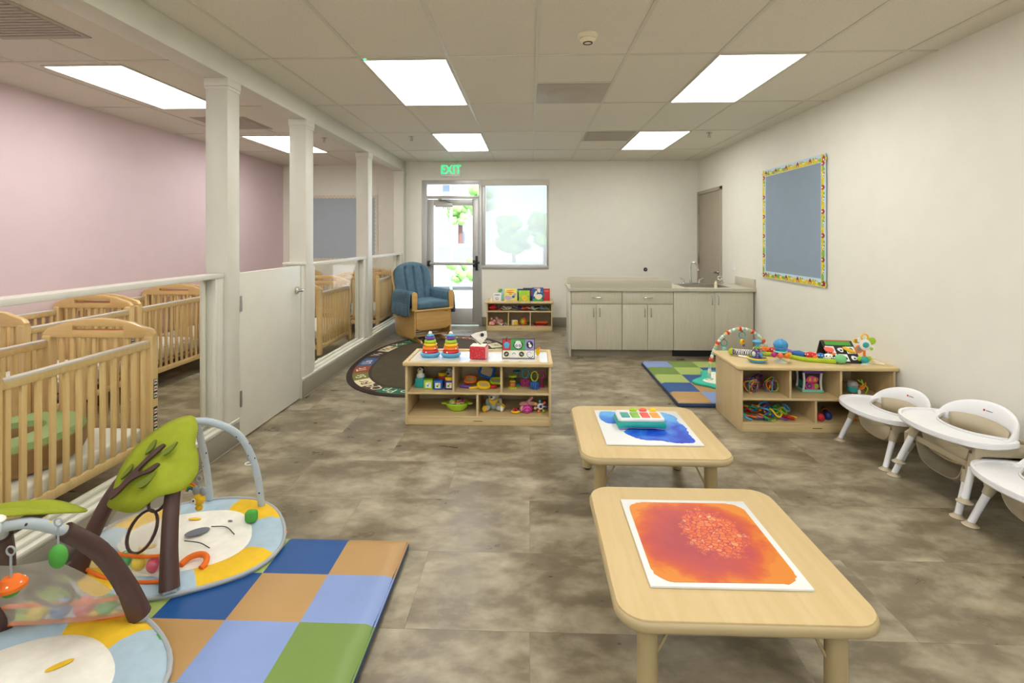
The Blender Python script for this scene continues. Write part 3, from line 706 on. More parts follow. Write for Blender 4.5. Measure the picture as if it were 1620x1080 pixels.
# ------------------------------------------------------------------ cabinets, counter, sink
def pull(X, n='handle', parent=None):
    m = MB(chrome).tube([(-.05, 0, 0), (-.05, -.02, 0), (-.04, -.028, 0), (.04, -.028, 0), (.05, -.02, 0), (.05, 0, 0)], .0055, X=X, k=3); return m.build(n, parent)
CY = 6.13
def cabinet(label, x0, x1, drawer, kick=True, grp=None, closed=(False, False)):
    t = thing('base_cabinet', label, 'cabinet', ((x0+x1)/2, CY, 0), 0, grp); w_ = x1-x0; a = -w_/2; b = w_/2
    MB(cabm).box((a, .02, .085), (b, .58, .79)).build('carcass', t)
    MB(basem if kick else mblack).box((a, .055, 0), (b, .07, .09)).build('toe_kick', t)
    ztop = .635 if drawer else .785
    if drawer:
        d = MB(cabm).box((a+.003, 0, .64), (b-.003, .02, .785), bev=.0015).build('drawer', t); pull(T(0, 0, .715), 'handle', d)
    mid = (2.214-(x0+x1)/2) if not drawer else 0
    for s_, (p, q) in ((1, (a+.003, mid-.002)), (-1, (mid+.002, b-.003))):
        d = MB(cabm).box((p, 0, .085), (q, .02, ztop-.003), bev=.0015).build('cabinet_door', t)
        hx = q-.035 if s_ == 1 else p+.035
        pull(T(hx, 0, ztop-.1) @ R3(0, pi/2, 0), 'handle', d)
    return t
t = cabinet('pale wood base cabinet with drawer at the left end of the counter', .5, 1.11, True)
MB(cabm).box((-.32, .0, 0), (-.306, .59, .789), bev=.001).build('end_panel', t)
cabinet('pale wood base cabinet with drawer, next to the sink cabinet', 1.112, 1.722, True)
cabinet('wide pale wood sink cabinet with two tall doors and no drawer', 1.724, 2.67, False, False)
t = thing('counter', 'taupe laminate counter on the base cabinets with steel sink opening', 'counter', (1.59, CY, 0))
X0c, X1c = .47-1.59, 2.688-1.59
sk = (1.90-1.59, 2.42-1.59)
m = MB(counterm)
m.box((X0c, -.03, .7905), (sk[0], .62, .829), bev=.003).box((sk[1], -.03, .79), (X1c, .62, .829), bev=.003).box((sk[0]-.001, -.03, .79), (sk[1]+.001, .1, .829), bev=.003).box((sk[0]-.001, .5, .79), (sk[1]+.001, .62, .829), bev=.003)
m.build('worktop', t)
MB(counterm).box((X1c-.02, -.01, .829), (X1c, .55, .935), bev=.004).build('side_splash', t)
for y in (0.0, .52):
    def rr(x0, x1, z0, z1, r):
        return [(x0, z0), (x1, z0)]+[(x1-r+r*cos(math.radians(a)), z1-r+r*sin(math.radians(a))) for a in range(0, 91, 15)]+[(x0+r+r*cos(math.radians(a)), z1-r+r*sin(math.radians(a))) for a in range(90, 181, 15)]
    MB(counterm).prism(rr(.49-1.59, 1.70-1.59, .829, .93, .045), -.012, .012, bev=.003, X=face_front(0, y, 0)).build('changing_rail', t)
t = thing('sink', 'stainless steel sink set in the counter', 'sink', (2.16, CY+.3, .83))
s = MB(steel); W_, D_ = .26, .2
s.box((-W_-.012, -D_-.012, -.001), (W_+.012, -D_+.004, .003), bev=.001).box((-W_-.012, D_-.004, -.001), (W_+.012, D_+.07, .003), bev=.001).box((-W_-.012, -D_, -.001), (-W_+.004, D_, .003), bev=.001).box((W_-.004, -D_, -.001), (W_+.012, D_, .003), bev=.001).build('rim', t)
s = MB(steel); q = .15
s.box((-W_, -D_, -q), (W_, D_, -q+.004)).box((-W_, -D_, -q), (-W_+.003, D_, 0)).box((W_-.003, -D_, -q), (W_, D_, 0)).box((-W_, -D_, -q), (W_, -D_+.003, 0)).box((-W_, D_-.003, -q), (W_, D_, 0)).build('bowl', t)
t = thing('faucet', 'tall gooseneck faucet with two wing handles behind the sink', 'faucet', (2.105, CY+.535, .834))
MB(chrome).box((-.12, -.022, 0), (.12, .022, .012), bev=.005).build('deck_plate', t)
MB(chrome).cyl((-.01, 0, .01), (-.01, 0, .05), .016, n=14).tube([(-.01, 0, .04), (-.01, 0, .16), (-.01, 0, .24), (.01, -.01, .275), (.045, -.03, .27), (.06, -.045, .22), (.065, -.05, .19)], .0095, k=6).cyl((.065, -.05, .192), (.066, -.051, .172), .012, n=12).build('spout', t)
for s_ in (-1, 1):
    MB(chrome).cyl((s_*.1, 0, .01), (s_*.1, 0, .045), .014, .011, n=12).tube([(s_*.1, 0, .045), (s_*.12, -.01, .06), (s_*.15, -.015, .075)], [.007, .009, .011]).build('wing_handle', t)
t = thing('bubbler', 'small chrome drinking bubbler at the right of the sink', 'bubbler', (2.5, CY+.53, .833))
MB(chrome).cyl((0, 0, 0), (0, 0, .03), .015).tube([(0, 0, .02), (-.01, -.01, .05), (-.03, -.02, .075)], .01).torus((0, 0, 0), .028, .006, X=T(-.035, -.02, .08) @ R3(.9, -.6, 0)).build('spout', t)
t = thing('soap_pump', 'small white bottle beside the faucet at the sink', 'bottle', (2.235, CY+.03, .83), 0)
MB(C['cream']).lathe([(.0, 0), (.018, 0), (.018, .06), (.01, .068), (.01, .082), (0, .085)]).build('bottle', t)

# ------------------------------------------------------------------ bulletin boards
def board_r():
    t = thing('bulletin_board', 'blue bulletin board with a farm border on the right wall', 'bulletin board', (XR-.001, 5.285, 1.59))
    hw, hh = .62, .608
    MB(M('board_blue', '8E9FAE', .85, var=.02)).box((-.012, -hw+.02, -hh+.02), (0, hw-.02, hh-.02)).build('panel', t)
    skyc = M('border_sky', 'C5DCE8', .6, var=.02); yel = M('border_yellow', 'E2CB1E', .6, var=.2, vs=30); grn = M('border_green', '84B23E', .6, var=.25, vs=30)
    barn = M('border_barn', 'A5342E', .6); wht = M('border_white', 'EFEFEA', .6)
    def strip_(length, X):
        m = MB(skyc); m.box((-length/2, 0, 0), (length/2, .075, .004), X=X); m.box((-length/2, .004, .0038), (length/2, .034, .0043), mat=yel, X=X)
        rnd = random.Random(int(length*100))
        n = int(length/.055)
        for i in range(n):
            x = -length/2+.03+i*(length-.06)/(n-1); wdt = rnd.uniform(.03, .05)
            m.prism(oval(x, .03+rnd.uniform(-.006, .012), wdt, rnd.uniform(.014, .024), 12), .004, .0044+i*.00002, mat=rnd.choice((yel, yel, grn)), X=X)
            if i % 4 == 1:
                m.prism([(x-.02, .012), (x+.02, .012), (x+.022, .045), (x, .066), (x-.022, .045)], .0048, .0056, mat=barn, X=X)
                m.prism([(x-.007, .014), (x+.007, .014), (x+.007, .03), (x-.007, .03)], .0056, .0061, mat=wht, X=X)
            elif i % 4 == 3:
                m.prism(oval(x, .04, .02, .012, 10), .0048, .0054, mat=wht, X=X).prism(oval(x+.006, .043, .007, .006, 8), .0054, .0058, mat=mblack, X=X).prism(oval(x-.018, .05, .007, .007, 8), .0048, .0058, mat=mblack, X=X)
            elif i % 4 == 2:
                m.prism(oval(x, .05, .012, .014, 8), .0048, .0054, mat=grn, X=X)
        return m
    base = T(-.012, 0, 0) @ R3(pi/2, 0, -pi/2)            # local x -> -world y ... stands on the wall facing -X
    strip_(2*hw, base @ T(0, hh-.075, 0)).build('border_strip', t); strip_(2*hw, base @ T(0, -hh, 0)).build('border_strip', t)
    strip_(2*hh, base @ T(-hw+.0, 0, .0005) @ R3(0, 0, -pi/2)).build('border_strip', t); strip_(2*hh, base @ T(hw-.075, 0, .0005) @ R3(0, 0, -pi/2)).build('border_strip', t)
board_r()
t = thing('bulletin_board', 'blue grey board with scalloped cream border beyond the cribs', 'bulletin board', (-3.13, YN, 1.59))
MB(M('board_grey', 'ABB5BE', .85, var=.02)).box((-.58, -.012, -.52), (.52, -.001, .53)).build('panel', t)
m = MB(M('scallop_cream', 'DDD3BE', .6)); 
for i in range(18):
    for z in (.54, -.53): m.prism(oval(-.57+i*.0641, z, .034, .03, 12), 0, .003+.0001*(i % 2), X=face_front(0, -.013, 0))
for i in range(17):
    for x in (.53, -.59): m.prism(oval(x, -.5+i*.065, .03, .034, 12), 0, .003+.0001*(i % 2), X=face_front(0, -.013, 0))
m.build('scalloped_border', t)

# ------------------------------------------------------------------ rug
t = thing('rug', 'oval brown rug with an alphabet border under the glider chair', 'rug', (-1.1, 5.92, 0))
def el(a, b, n=80, e=2.25):
    P = []
    for i in range(n):
        q = 2*pi*i/n; c_, s_ = cos(q), sin(q)
        P.append((a*math.copysign(abs(c_)**(2/e), c_), b*math.copysign(abs(s_)**(2/e), s_)))
    return P
A_, B_ = .9, 1.42
MB(M('rug_edge', '33231B', .95, var=.1)).prism(el(A_, B_), 0.0005, .008, bev=.002).build('binding', t)
MB(M('rug_field', '473C27', .97, var=.12, vs=9, bmp=.3)).prism(el(A_-.25, B_-.25), .0095, .0105).build('field', t)
pan = ['D8C9A4', '6B6A2E', '8A4326', '39507A', '3A2E26', 'D8C9A4', '2F5A40', '1F6E50', '4B3425']
rp = [M('rug_panel_%d' % i, c_, .97, var=.08) for i, c_ in enumerate(pan)]
rdark = M('rug_letter_dark', '3A2A20', .97, var=0); rlite = M('rug_letter_light', 'D8CCAE', .97, var=0)
NP = 26; rim = el(A_-.06, B_-.06, 26*8); inn = el(A_-.22, B_-.22, 26*8)
pm = MB(); lm = pm
m_in = MB(rdark); m_in.prism(el(A_-.215, B_-.215), .0075, .0092); m_in.build('inner_line', t)
for i in range(NP):
    # alphabet runs clockwise seen from above; O sits on the near side
    seg = []
    k0 = i*8
    a_ = [rim[(-k) % 208] for k in range(k0, k0+9)]; b_ = [inn[(-k) % 208] for k in range(k0, k0+9)]
    ci = (i*1) % len(pan); mm = rp[ci]
    pm.strip([(x, y, .0096) for x, y in b_], [(x, y, .0096) for x, y in a_], mat=mm)
    ox = (a_[4][0]+b_[4][0])/2; oy = (a_[4][1]+b_[4][1])/2
    nx, ny = a_[4][0]-b_[4][0], a_[4][1]-b_[4][1]; ang = math.atan2(ny, nx)-pi/2
    ch = chr(ord('A')+(i-20+26+5+3) % 26) if False else chr(ord('A')+(i+8) % 26)
    lm.text(ch+ch.lower(), .15, .0004, T(ox, oy, .0102) @ R3(0, 0, ang), mat=rdark if ci in (0, 5) else rlite)
pm.build('alphabet_panels', t)

# ------------------------------------------------------------------ checkered folding mats
seq = ['grass', 'peri', 'tan', 'dblue', 'lgreen']
MV = {'grass': M('vinyl_green', '6E8A3A', .42, var=.03), 'peri': M('vinyl_periwinkle', '7F95C6', .42, var=.03), 'tan': M('vinyl_tan', 'B08A54', .42, var=.03),
      'dblue': M('vinyl_blue', '144C8A', .42, var=.03), 'lgreen': M('vinyl_lime', 'A3B562', .42, var=.03)}
def playmat(label, x0, y1, sx, cols, rows, cw, rh, idx, rz=0):
    """(x0, y1): far corner; sx: direction of the columns"""
    t = thing('folding_mat', label, 'play mat', (x0, y1, 0), rz, 'checkered vinyl folding mats')
    a, b = (0, sx*cols*cw); lo, hi = min(a, b), max(a, b)
    MB(M('mat_edge', '26426B', .5)).box((lo, -rows*rh, .002), (hi, 0, .042), bev=.012, seg=3).build('base', t)
    for r in range(rows):
        for c in range(cols):
            xa, xb = sorted((sx*c*cw, sx*(c+1)*cw)); col = MV[seq[idx(r, c) % 5]]
            N = 8; vs = []; fs = []
            for i in range(N+1):
                for j in range(N+1):
                    u, v = i/N, j/N
                    z = .05+.003*(16*u*(1-u)*v*(1-v))
                    if (r == rows-1 and v == 0) or (r == 0 and v == 1) or (xa == lo and u == 0) or (xb == hi and u == 1): z -= .012
                    vs.append((xa+(xb-xa)*u, -(r+1)*rh+rh*v, z))
            for i in range(N):
                for j in range(N): q = i*(N+1)+j; fs.append((q, q+N+1, q+N+2, q+1))
            MB(col).add(vs, fs).build('square', t, seq and {'grass': 'green square', 'peri': 'pale blue square', 'tan': 'tan square', 'dblue': 'dark blue square', 'lgreen': 'lime square'}[seq[idx(r, c) % 5]])
    return t
playmat('checkered vinyl mat under the two activity gyms in the left foreground', -.553, 2.308, -1, 5, 6, .2745, .2575, lambda r, c: 2+c-r)
playmat('checkered vinyl mat behind the right hand toy shelf', 1.257, 5.75, 1, 5, 5, .276, .287, lambda r, c: 2+(4-r)-c)

# ------------------------------------------------------------------ glider chair
t = thing('glider_chair', 'wooden glider nursing chair with blue denim cushions on the rug', 'chair', (-1.52, 7.15, .011), math.radians(40))
sideP = [(-.30, .10), (-.25, .055), (.20, .045), (.29, .08), (.31, .38), (.30, .43), (-.30, .43)]
for sx in (-1, 1): MB(oak).prism(sideP, -.011, .011, bev=.004, X=T(sx*.275, 0, 0) @ R3(pi/2, 0, pi/2)).build('side_panel', t)
MB(oak).prism([(-.263, .43), (-.263, .2), (-.2, .165), (.2, .165), (.263, .2), (.263, .43)], -.01, .01, bev=.003, X=face_front(0, -.30, 0)).build('front_panel', t)
MB(oak).box((-.30, -.335, .425), (.30, .31, .447), bev=.008).build('seat_frame', t)
MB(mblack).box((.17, -.3115, .40), (.23, -.3105, .406)).build('maker_mark', t)
for sx in (-1, 1): MB(oak).prism([(-.36, .0), (-.33, .035), (-.2, .05), (.2, .05), (.33, .035), (.36, 0)], -.012, .012, bev=.004, X=T(sx*.2, 0, 0) @ R3(pi/2, 0, pi/2)).build('runner', t)
for y, z in ((-.2, .08), (-.05, .1), (.2, .08)): MB(oak).box((-.262, y-.03, z-.01), (.262, y+.03, z+.01), bev=.004).build('crossbar', t)
for sx in (-1, 1):
    MB(oak).prism([(-.036, .44), (.036, .44), (.04, .62)]+[(.04*cos(a), .65+.04*sin(a)) for a in [i*pi/8 for i in range(9)]]+[(-.04, .62)], -.014, .014, bev=.006, X=T(sx*.285, -.30, 0) @ R3(0, -sx*.0, 0) @ R3(pi/2)).build('arm_post', t)
    MB(oak).box((sx*.285-.02, .2, .44), (sx*.285+.02, .24, .66), bev=.005).build('arm_post', t)
    a = MB(denim)                                                   # arm cushion: saddle over the arm, long outer flap with a pocket
    prof = [(-.045, .46), (-.05, .62), (-.045, .66), (-.02, .685), (.02, .688), (.048, .67), (.06, .63), (.064, .55), (.075, .47), (.07, .36)]
    ys = [-.285, -.275, -.1, .1, .24, .25]
    vs = []; fs = []
    for j, y in enumerate(ys):
        pf = .0 if 0 < j < 5 else -.012
        for i, (x, z) in enumerate(prof): vs.append((sx*(.285+x*(1+pf)), y, z+(pf if i in (3, 4, 5) else 0)))
    k = len(prof)
    for j in range(len(ys)-1):
        for i in range(k-1): q = j*k+i; fs.append((q, q+1, q+k+1, q+k))
    a.add(vs, fs)
    ao = a.build('arm_cushion', t, solid=.022, sub=1)
    p = MB(denim); vs = []; fs = []; N = 10
    for i in range(N+1):
        y = -.27+.5*i/N; g_ = .012*sin(i*2.4)
        for z, o_ in ((.53, .078), (.45, .092+g_), (.35, .088+g_*1.4)): vs.append((sx*(.285+o_), y, z+.01*sin(i*1.7)))
    for i in range(N):
        for j in range(2): q = i*3+j; fs.append((q, q+1, q+4, q+3))
    p.add(vs, fs).build('pocket', ao, solid=.012, sub=1)
for sx in (-1, 1): MB(oak).box((-.022, -.015, 0), (.022, .015, .56), bev=.006, X=T(sx*.255, .25, .42) @ R3(-.28, sx*.06, 0)).build('back_stile', t)
MB(denim).box((-.245, -.32, .448), (.245, .2, .555), bev=.035, seg=4).build('seat_cushion', t)
N, K = 64, 24; vs = []; fs = []                                     # back cushion with three tufted channels
def bc(u, v, side):
    hw = .262+.03*min(1, v*2); top = 1 if v < .72 else math.sqrt(max(0, 1-((v-.72)/.28)**2)); x = u*hw*max(top, .08)
    e = max(abs(u), 0)**6; puff = .055*(1-e)*(1-max(0, (v-.93)/.07)**2)*(1 if v > .04 else .6)
    for c_ in (-.5, 0, .5):
        if v < .84: puff -= .036*math.exp(-((u-c_)/.05)**2)
    if abs(v-.83) < .03:
        for c_ in (-.5, 0, .5): puff -= .02*math.exp(-((u-c_)/.12)**2)
    return (x, -puff if side else .03, v*.62)
for side in (1, 0):
    for j in range(K+1):
        for i in range(N+1): vs.append(bc(-1+2*i/N, j/K, side))
o_ = (N+1)*(K+1)
for j in range(K):
    for i in range(N): q = j*(N+1)+i; fs += [(q, q+1, q+N+2, q+N+1), (o_+q, o_+q+N+1, o_+q+N+2, o_+q+1)]
for i in range(N): fs += [(i, o_+i, o_+i+1, i+1), (K*(N+1)+i, K*(N+1)+i+1, o_+K*(N+1)+i+1, o_+K*(N+1)+i)]
for j in range(K): fs += [(j*(N+1), (j+1)*(N+1), o_+(j+1)*(N+1), o_+j*(N+1)), (j*(N+1)+N, o_+j*(N+1)+N, o_+(j+1)*(N+1)+N, (j+1)*(N+1)+N)]
MB(denim).add(vs, fs, X=T(0, .21, .47) @ R3(-.26)).build('back_cushion', t, sub=1, ang=80)

# ------------------------------------------------------------------ low feeding chairs
def feeding_chair(label, loc, rz, tray=True):
    t = thing('feeding_chair', label, 'feeding chair', loc, rz, 'low feeding chairs along the right wall')
    for sx in (-1, 1):
        for sy in (-1, 1):
            tp = Vector((sx*.195, sy*.125, .225)); ft = Vector((sx*.228, sy*.205, .012)); md = tp.lerp(ft, .28)
            lo = MB(mwhite).cyl(md, ft, .017, .0155, n=14).build('leg', t)
            MB(mtan).cyl(tp, md, .026, .021, n=14).build('socket', lo)
            MB(mtan).lathe([(.034, 0), (.036, .004), (.022, .012), (.0165, .022)], c=(ft.x, ft.y, 0), n=20).build('foot_pad', lo)
    f = MB(mtan)                                                    # frame: side aprons and rear apron
    for sx in (-1, 1): f.prism([(-.15, .205), (-.15, .27), (-.12, .29), (.16, .285), (.195, .26), (.18, .195), (.13, .22), (-.11, .225)], -.012, .012, bev=.006, X=T(sx*.212, 0, 0) @ R3(pi/2, 0, pi/2))
    f.box((-.2, .155, .205), (.2, .18, .28), bev=.008).box((-.2, -.135, .24), (.2, -.115, .275), bev=.006)
    f.build('frame', t)
    s = MB(mtan); prof = [(.205, .285), (.17, .265), (.155, .19), (.13, .13), (.07, .112), (0, .108)]
    prof = prof+[(-x, z) for x, z in prof[-2::-1]]; vs = []; fs = []; ys = [-.13, -.1, 0, .1, .16]; k = len(prof)
    for j, y in enumerate(ys):
        for x, z in prof: vs.append((x, y, z+(.0 if j else .02)+(.1*max(0, (y-.1)/.06)*(1 if z < .2 else 0))))
    for j in range(len(ys)-1):
        for i in range(k-1): q = j*k+i; fs.append((q, q+1, q+k+1, q+k))
    s.add(vs, fs).build('seat_bucket', t, solid=.006, sub=1)
    if tray:
        def arc(c, a, b, t0, t1, n): return [(c[0]+a*cos(math.radians(t0+(t1-t0)*i/n)), c[1]+b*sin(math.radians(t0+(t1-t0)*i/n))) for i in range(n+1)]
        P = [(-.25, .045), (-.272, -.02), (-.28, -.11)]+arc((0, -.125), .27, .155, 190, 350, 18)+[(.28, -.11), (.272, -.02), (.25, .045), (.215, .05), (.19, .01)]+arc((0, -.01), .16, .09, 340, 200, 10)+[(-.19, .01), (-.215, .05)]
        Q = [(p.x, p.y) for p in catmull([(a, b, 0) for a, b in P], 3, True)]
        m = MB(mwhite); m.prism(Q, .283, .303, bev=.007, seg=3)
        c_ = Vector((0, -.1, 0)); inner = [c_+(Vector((x, y, 0))-c_)*.95 for x, y in Q]
        n_ = len(Q); vs = [(x, y, .302) for x, y in Q]+[(x*.995, y*.995, .313) for x, y in Q]+[(p.x*.985, p.y*.985, .313) for p in inner]+[(p.x*.97, p.y*.97, .303) for p in inner]
        fs = [(r*n_+i, r*n_+(i+1) % n_, (r+1)*n_+(i+1) % n_, (r+1)*n_+i) for r in range(3) for i in range(n_)]
        m.add(vs, fs).build('tray', t)
        b = MB(mwhite); vs = []; fs = []; n_ = 28
        for i in range(n_+1):
            a = math.radians(-12+204*i/n_); k_ = sin(max(0, min(pi, a)))
            for dr, z in ((-.002, .255), (.0, .28+.05*k_), (.010, .305+.108*k_**.8), (.024, .314+.112*k_**.8), (.030, .305+.108*k_**.8), (.022, .26)):
                vs.append(((.2+dr)*cos(a), .02+(.105+dr*1.3)*sin(a), z))
        for i in range(n_):
            for j in range(5): q = i*6+j; fs.append((q, q+1, q+7, q+6))
        fs += [tuple(range(6)), tuple(range(n_*6+5, n_*6-1, -1))]
        bo = b.add(vs, fs).build('backrest', t, ang=60)
        l_ = MB(C['red']); X = T(-.045, .128, .378) @ R3(pi/2-.3, 0, .12)
        l_.sph((0, 0, 0), (.006, .006, .002), X=X, n=10)
        for i in range(9): l_.box((.012+i*.006, -.002, 0), (.016+i*.006, .002, .0012), mat=mblack, X=X)
        l_.build('maker_mark', bo)
        v_ = MB(mtan); vs = []; fs = []
        for i in range(15):
            a = math.radians(20+140*i/14)
            for r_, z in ((.196, .31+.03*sin(a)), (.17, .22)): vs.append((r_*cos(a), .015+(r_-.094)*sin(a), z))
        for i in range(14): q = i*2; fs.append((q, q+1, q+3, q+2))
        v_.add(vs, fs).build('back_liner', t, solid=.005)
    return t
feeding_chair('white and tan feeding chair with tray in front of the toy shelf', (2.40, 3.43, 0), -pi/2)
feeding_chair('tan feeding chair frame at the bottom of the stack of two, without tray', (2.40, 2.90, 0), -pi/2, False)
feeding_chair('white and tan feeding chair with tray, set on top of the tan chair frame', (2.40, 2.86, .098), -pi/2)
feeding_chair('white and tan feeding chair cut by the right edge of the photo', (2.40, 2.37, 0), -pi/2)

# ------------------------------------------------------------------ activity gyms
dots_m = M('dotted_cloth', 'B4BFC6', .8, var=0)
n_, l_ = nt(dots_m); v_ = n_.new('ShaderNodeTexVoronoi'); v_.inputs['Scale'].default_value = 38; v_.inputs['Randomness'].default_value = .55; l_.new(coords(dots_m), v_.inputs['Vector'])
cc = ramp(dots_m, v_.outputs['Color'], [(.0, 'D9B93A'), (.45, '2E3440')], 'CONSTANT'); l_.new(mix(dots_m, ramp(dots_m, v_.outputs['Distance'], [(.17, 1.), (.2, 0.)]), 'B4BFC6', cc), n_['Principled BSDF'].inputs['Base Color'])
gbrown = M('gym_brown', '4E3530', .5, var=.08, vs=12, bmp=.2); gleaf = M('gym_leaf_green', '929D18', .8, var=.05, vs=30, bmp=.2, bs=400)
gleafd = M('gym_leaf_dark', '6E7A22', .8); piping = M('gym_piping', 'A9ADB0', .7)
def gym(label, loc, rz, canopy):
    t = thing('activity_gym', label, 'activity gym', loc, rz, 'padded activity gyms with tree arches')
    # pad: pale quilt with yellow and blue border patches
    RA, RB = .44, .37; n = 48
    def rim_(a, k=1.): w_ = 1+.035*cos(4*a+.4); return (RA*k*w_*cos(a), RB*k*w_*sin(a))
    vs = []; fs = []; rings = ((.0, .024), (.3, .03), (.6, .03), (.66, .022), (.74, .034), (.88, .034), (.97, .018), (1., .012))
    pad = {'white': MB(CF['white'])}; pad.update({'%s %d' % (('lblue', 'yellow')[q % 2], q): MB(CF[('lblue', 'yellow')[q % 2]]) for q in range(8)})
    for i in range(n):
        a0, a1 = 2*pi*i/n, 2*pi*(i+1)/n; sec = '%s %d' % (('lblue', 'yellow')[(i//6) % 2], i//6)
        for (k0, z0), (k1, z1) in zip(rings[:-1], rings[1:]):
            p = [(*rim_(a0, k0), z0), (*rim_(a1, k0), z0), (*rim_(a1, k1), z1), (*rim_(a0, k1), z1)]
            pad['white' if k1 <= .67 else sec].add([(x, y, z+.004*sin(9*x+3)*cos(11*y)) for x, y, z in (p[1:] if k0 == 0 else p)], [(0, 1, 2)] if k0 == 0 else [(0, 1, 2, 3)])
    base = MB(CF['grey']).prism([rim_(2*pi*i/n) for i in range(n)], .0, .012).build('pad', t)
    for k, m in pad.items():
        bm = bmesh.new(); vv = [bm.verts.new(v) for v in m.v]; [bm.faces.new([vv[j] for j in f]) for f in m.f]; bmesh.ops.remove_doubles(bm, verts=bm.verts, dist=1e-5); bmesh.ops.recalc_face_normals(bm, faces=bm.faces)
        MB(m.mat).bm(bm).build('centre_panel' if k == 'white' else 'border_patch', base, {'white': 'white centre panel', 'yellow': 'yellow border patch', 'lblue': 'pale blue border patch'}[k.split()[0]], ang=80)
    MB(piping).tube([(*rim_(2*pi*i/n), .014) for i in range(n)], .008, closed=True, k=1, n=8).build('piping', base)
    d = MB(CF['dgrey'])
    d.prism(oval(.02, .04, .05, .03, 20, .8), .034, .0365).tube([(.05, .09, .036), (.12, .1, .037), (.2, .06, .035)], .0022, mat=mblack, n=5).tube([(.02, -.03, .036), (.1, -.03, .037), (.17, -.05, .035)], .0022, mat=mblack, n=5)
    d.prism(oval(-.08, .13, .03, .01, 16, .2), .034, .036, mat=CF['yellow']).prism(oval(-.1, -.1, .035, .012, 16, .6), .034, .036, mat=CF['yellow']).prism(oval(.1, .15, .012, .006, 12), .034, .036)
    d.build('printed_face', base)
    ar = [(.20+.05*cos(a), -.17+.05*sin(a), .042+.012*sin(a)) for a in [i*pi/8-.2 for i in range(10)]]
    MB(CF['orange']).tube(ar, .012, n=8).build('orange_arc', base)
    MB(CF['green']).box((.2, .11, .03), (.255, .15, .085), bev=.015, seg=3, X=R3(0, 0, .2)).build('green_pocket', base)
    # two arches crossing at the top; brown sleeves in front, dotted sleeves behind
    for sx in (-1, 1):
        A = [(sx*x, y, z) for x, y, z in ((.222, -.30, .035), (.19, -.27, .17), (.145, -.215, .32), (.09, -.135, .44), (.04, -.06, .51), (0, 0, .54+.01*sx))]
        B = [(sx*x, y, z) for x, y, z in ((.02, .03, .545), (.05, .085, .525), (.1, .165, .46), (.13, .22, .37), (.147, .27, .22), (.152, .30, .035))]
        MB(gbrown).tube(A[:4], [.036, .031, .029, .027], n=12, k=4).build('arch_sleeve', t, 'brown trunk sleeve')
        MB(dots_m).tube(A[3:]+B, .0165, n=12, k=4).build('arch_sleeve', t, 'grey dotted sleeve')
        MB(dots_m).tube([(A[0][0]*1.04, A[0][1]*1.03, .02), A[0], (A[0][0]*.96, A[0][1]*.97, .08)], .024, n=10).build('foot_sock', t)
    MB(CF['white']).sph((0, .01, .558), (.03, .026, .014)).build('top_clip', t)
    # net panel with owl rings and a ball pocket between the brown trunks
    np_ = MB(meshm); vs = []; fs = []
    for i in range(13):
        for j in range(13):
            u = i/12; v = j/12; hw = .2*(1-.55*v**1.5); x = -hw+2*hw*u; y = -.285+.2*v**1.3+.02*sin(pi*u); vs.append((x, y, .05+.33*v))
    for i in range(12):
        for j in range(12): q = i*13+j; fs.append((q, q+13, q+14, q+1))
    np_.add(vs, fs).build('net_panel', t, ang=80)
    def on(x, z): v = (z-.05)/.33; return (x, -.285+.2*max(v, 0)**1.3+.01-.012, z)
    MB(gbrown).tube([on(.01+.062*cos(a), .185+.066*sin(a)) for a in [2*pi*i/20 for i in range(20)]], .0055, n=6, closed=True, k=1, flat=1.4).build('owl_ring', t)
    MB(gbrown).tube([on(.02+.043*cos(a), .287+.04*sin(a)) for a in [2*pi*i/20 for i in range(20)]], .0055, n=6, closed=True, k=1, flat=1.4).build('owl_ring', t)
    for z, s_ in ((.04, .2), (.12, .18)): MB(CF['orange']).tube([(-s_, -.29+(.03 if z > .1 else 0), z+.01), (-s_*.4, -.3+(.03 if z > .1 else 0), z-.005), (s_*.4, -.3+(.03 if z > .1 else 0), z), (s_, -.285+(.03 if z > .1 else 0), z+.012)], .007, n=8).build('orange_trim', t)
    # felt tree canopy
    pts, hub = canopy; off = Vector((0, -.028, .026)) if rz < 1 else Vector((0, 0, -.02)); pts = [Vector(p)+off for p in pts]; hub = Vector(hub)+off*1.3
    Q = catmull([Vector(p) for p in pts], 6, True); n_q = len(Q); vs = [Vector(hub)]; fs = []; R = 5
    for r_ in range(1, R+1):
        for p in Q: f = r_/R; vs.append(Vector(hub).lerp(p, f)+Vector((0, 0, .012*sin(pi*f))))
    for i in range(n_q):
        fs.append((0, 1+i, 1+(i+1) % n_q))
        for r_ in range(R-1): q = 1+r_*n_q; fs.append((q+i, q+n_q+i, q+n_q+(i+1) % n_q, q+(i+1) % n_q))
    co = MB(gleaf).add(vs, fs).build('leaf_canopy', t, 'lime green felt tree top', solid=.004, ang=80)
    return t, co
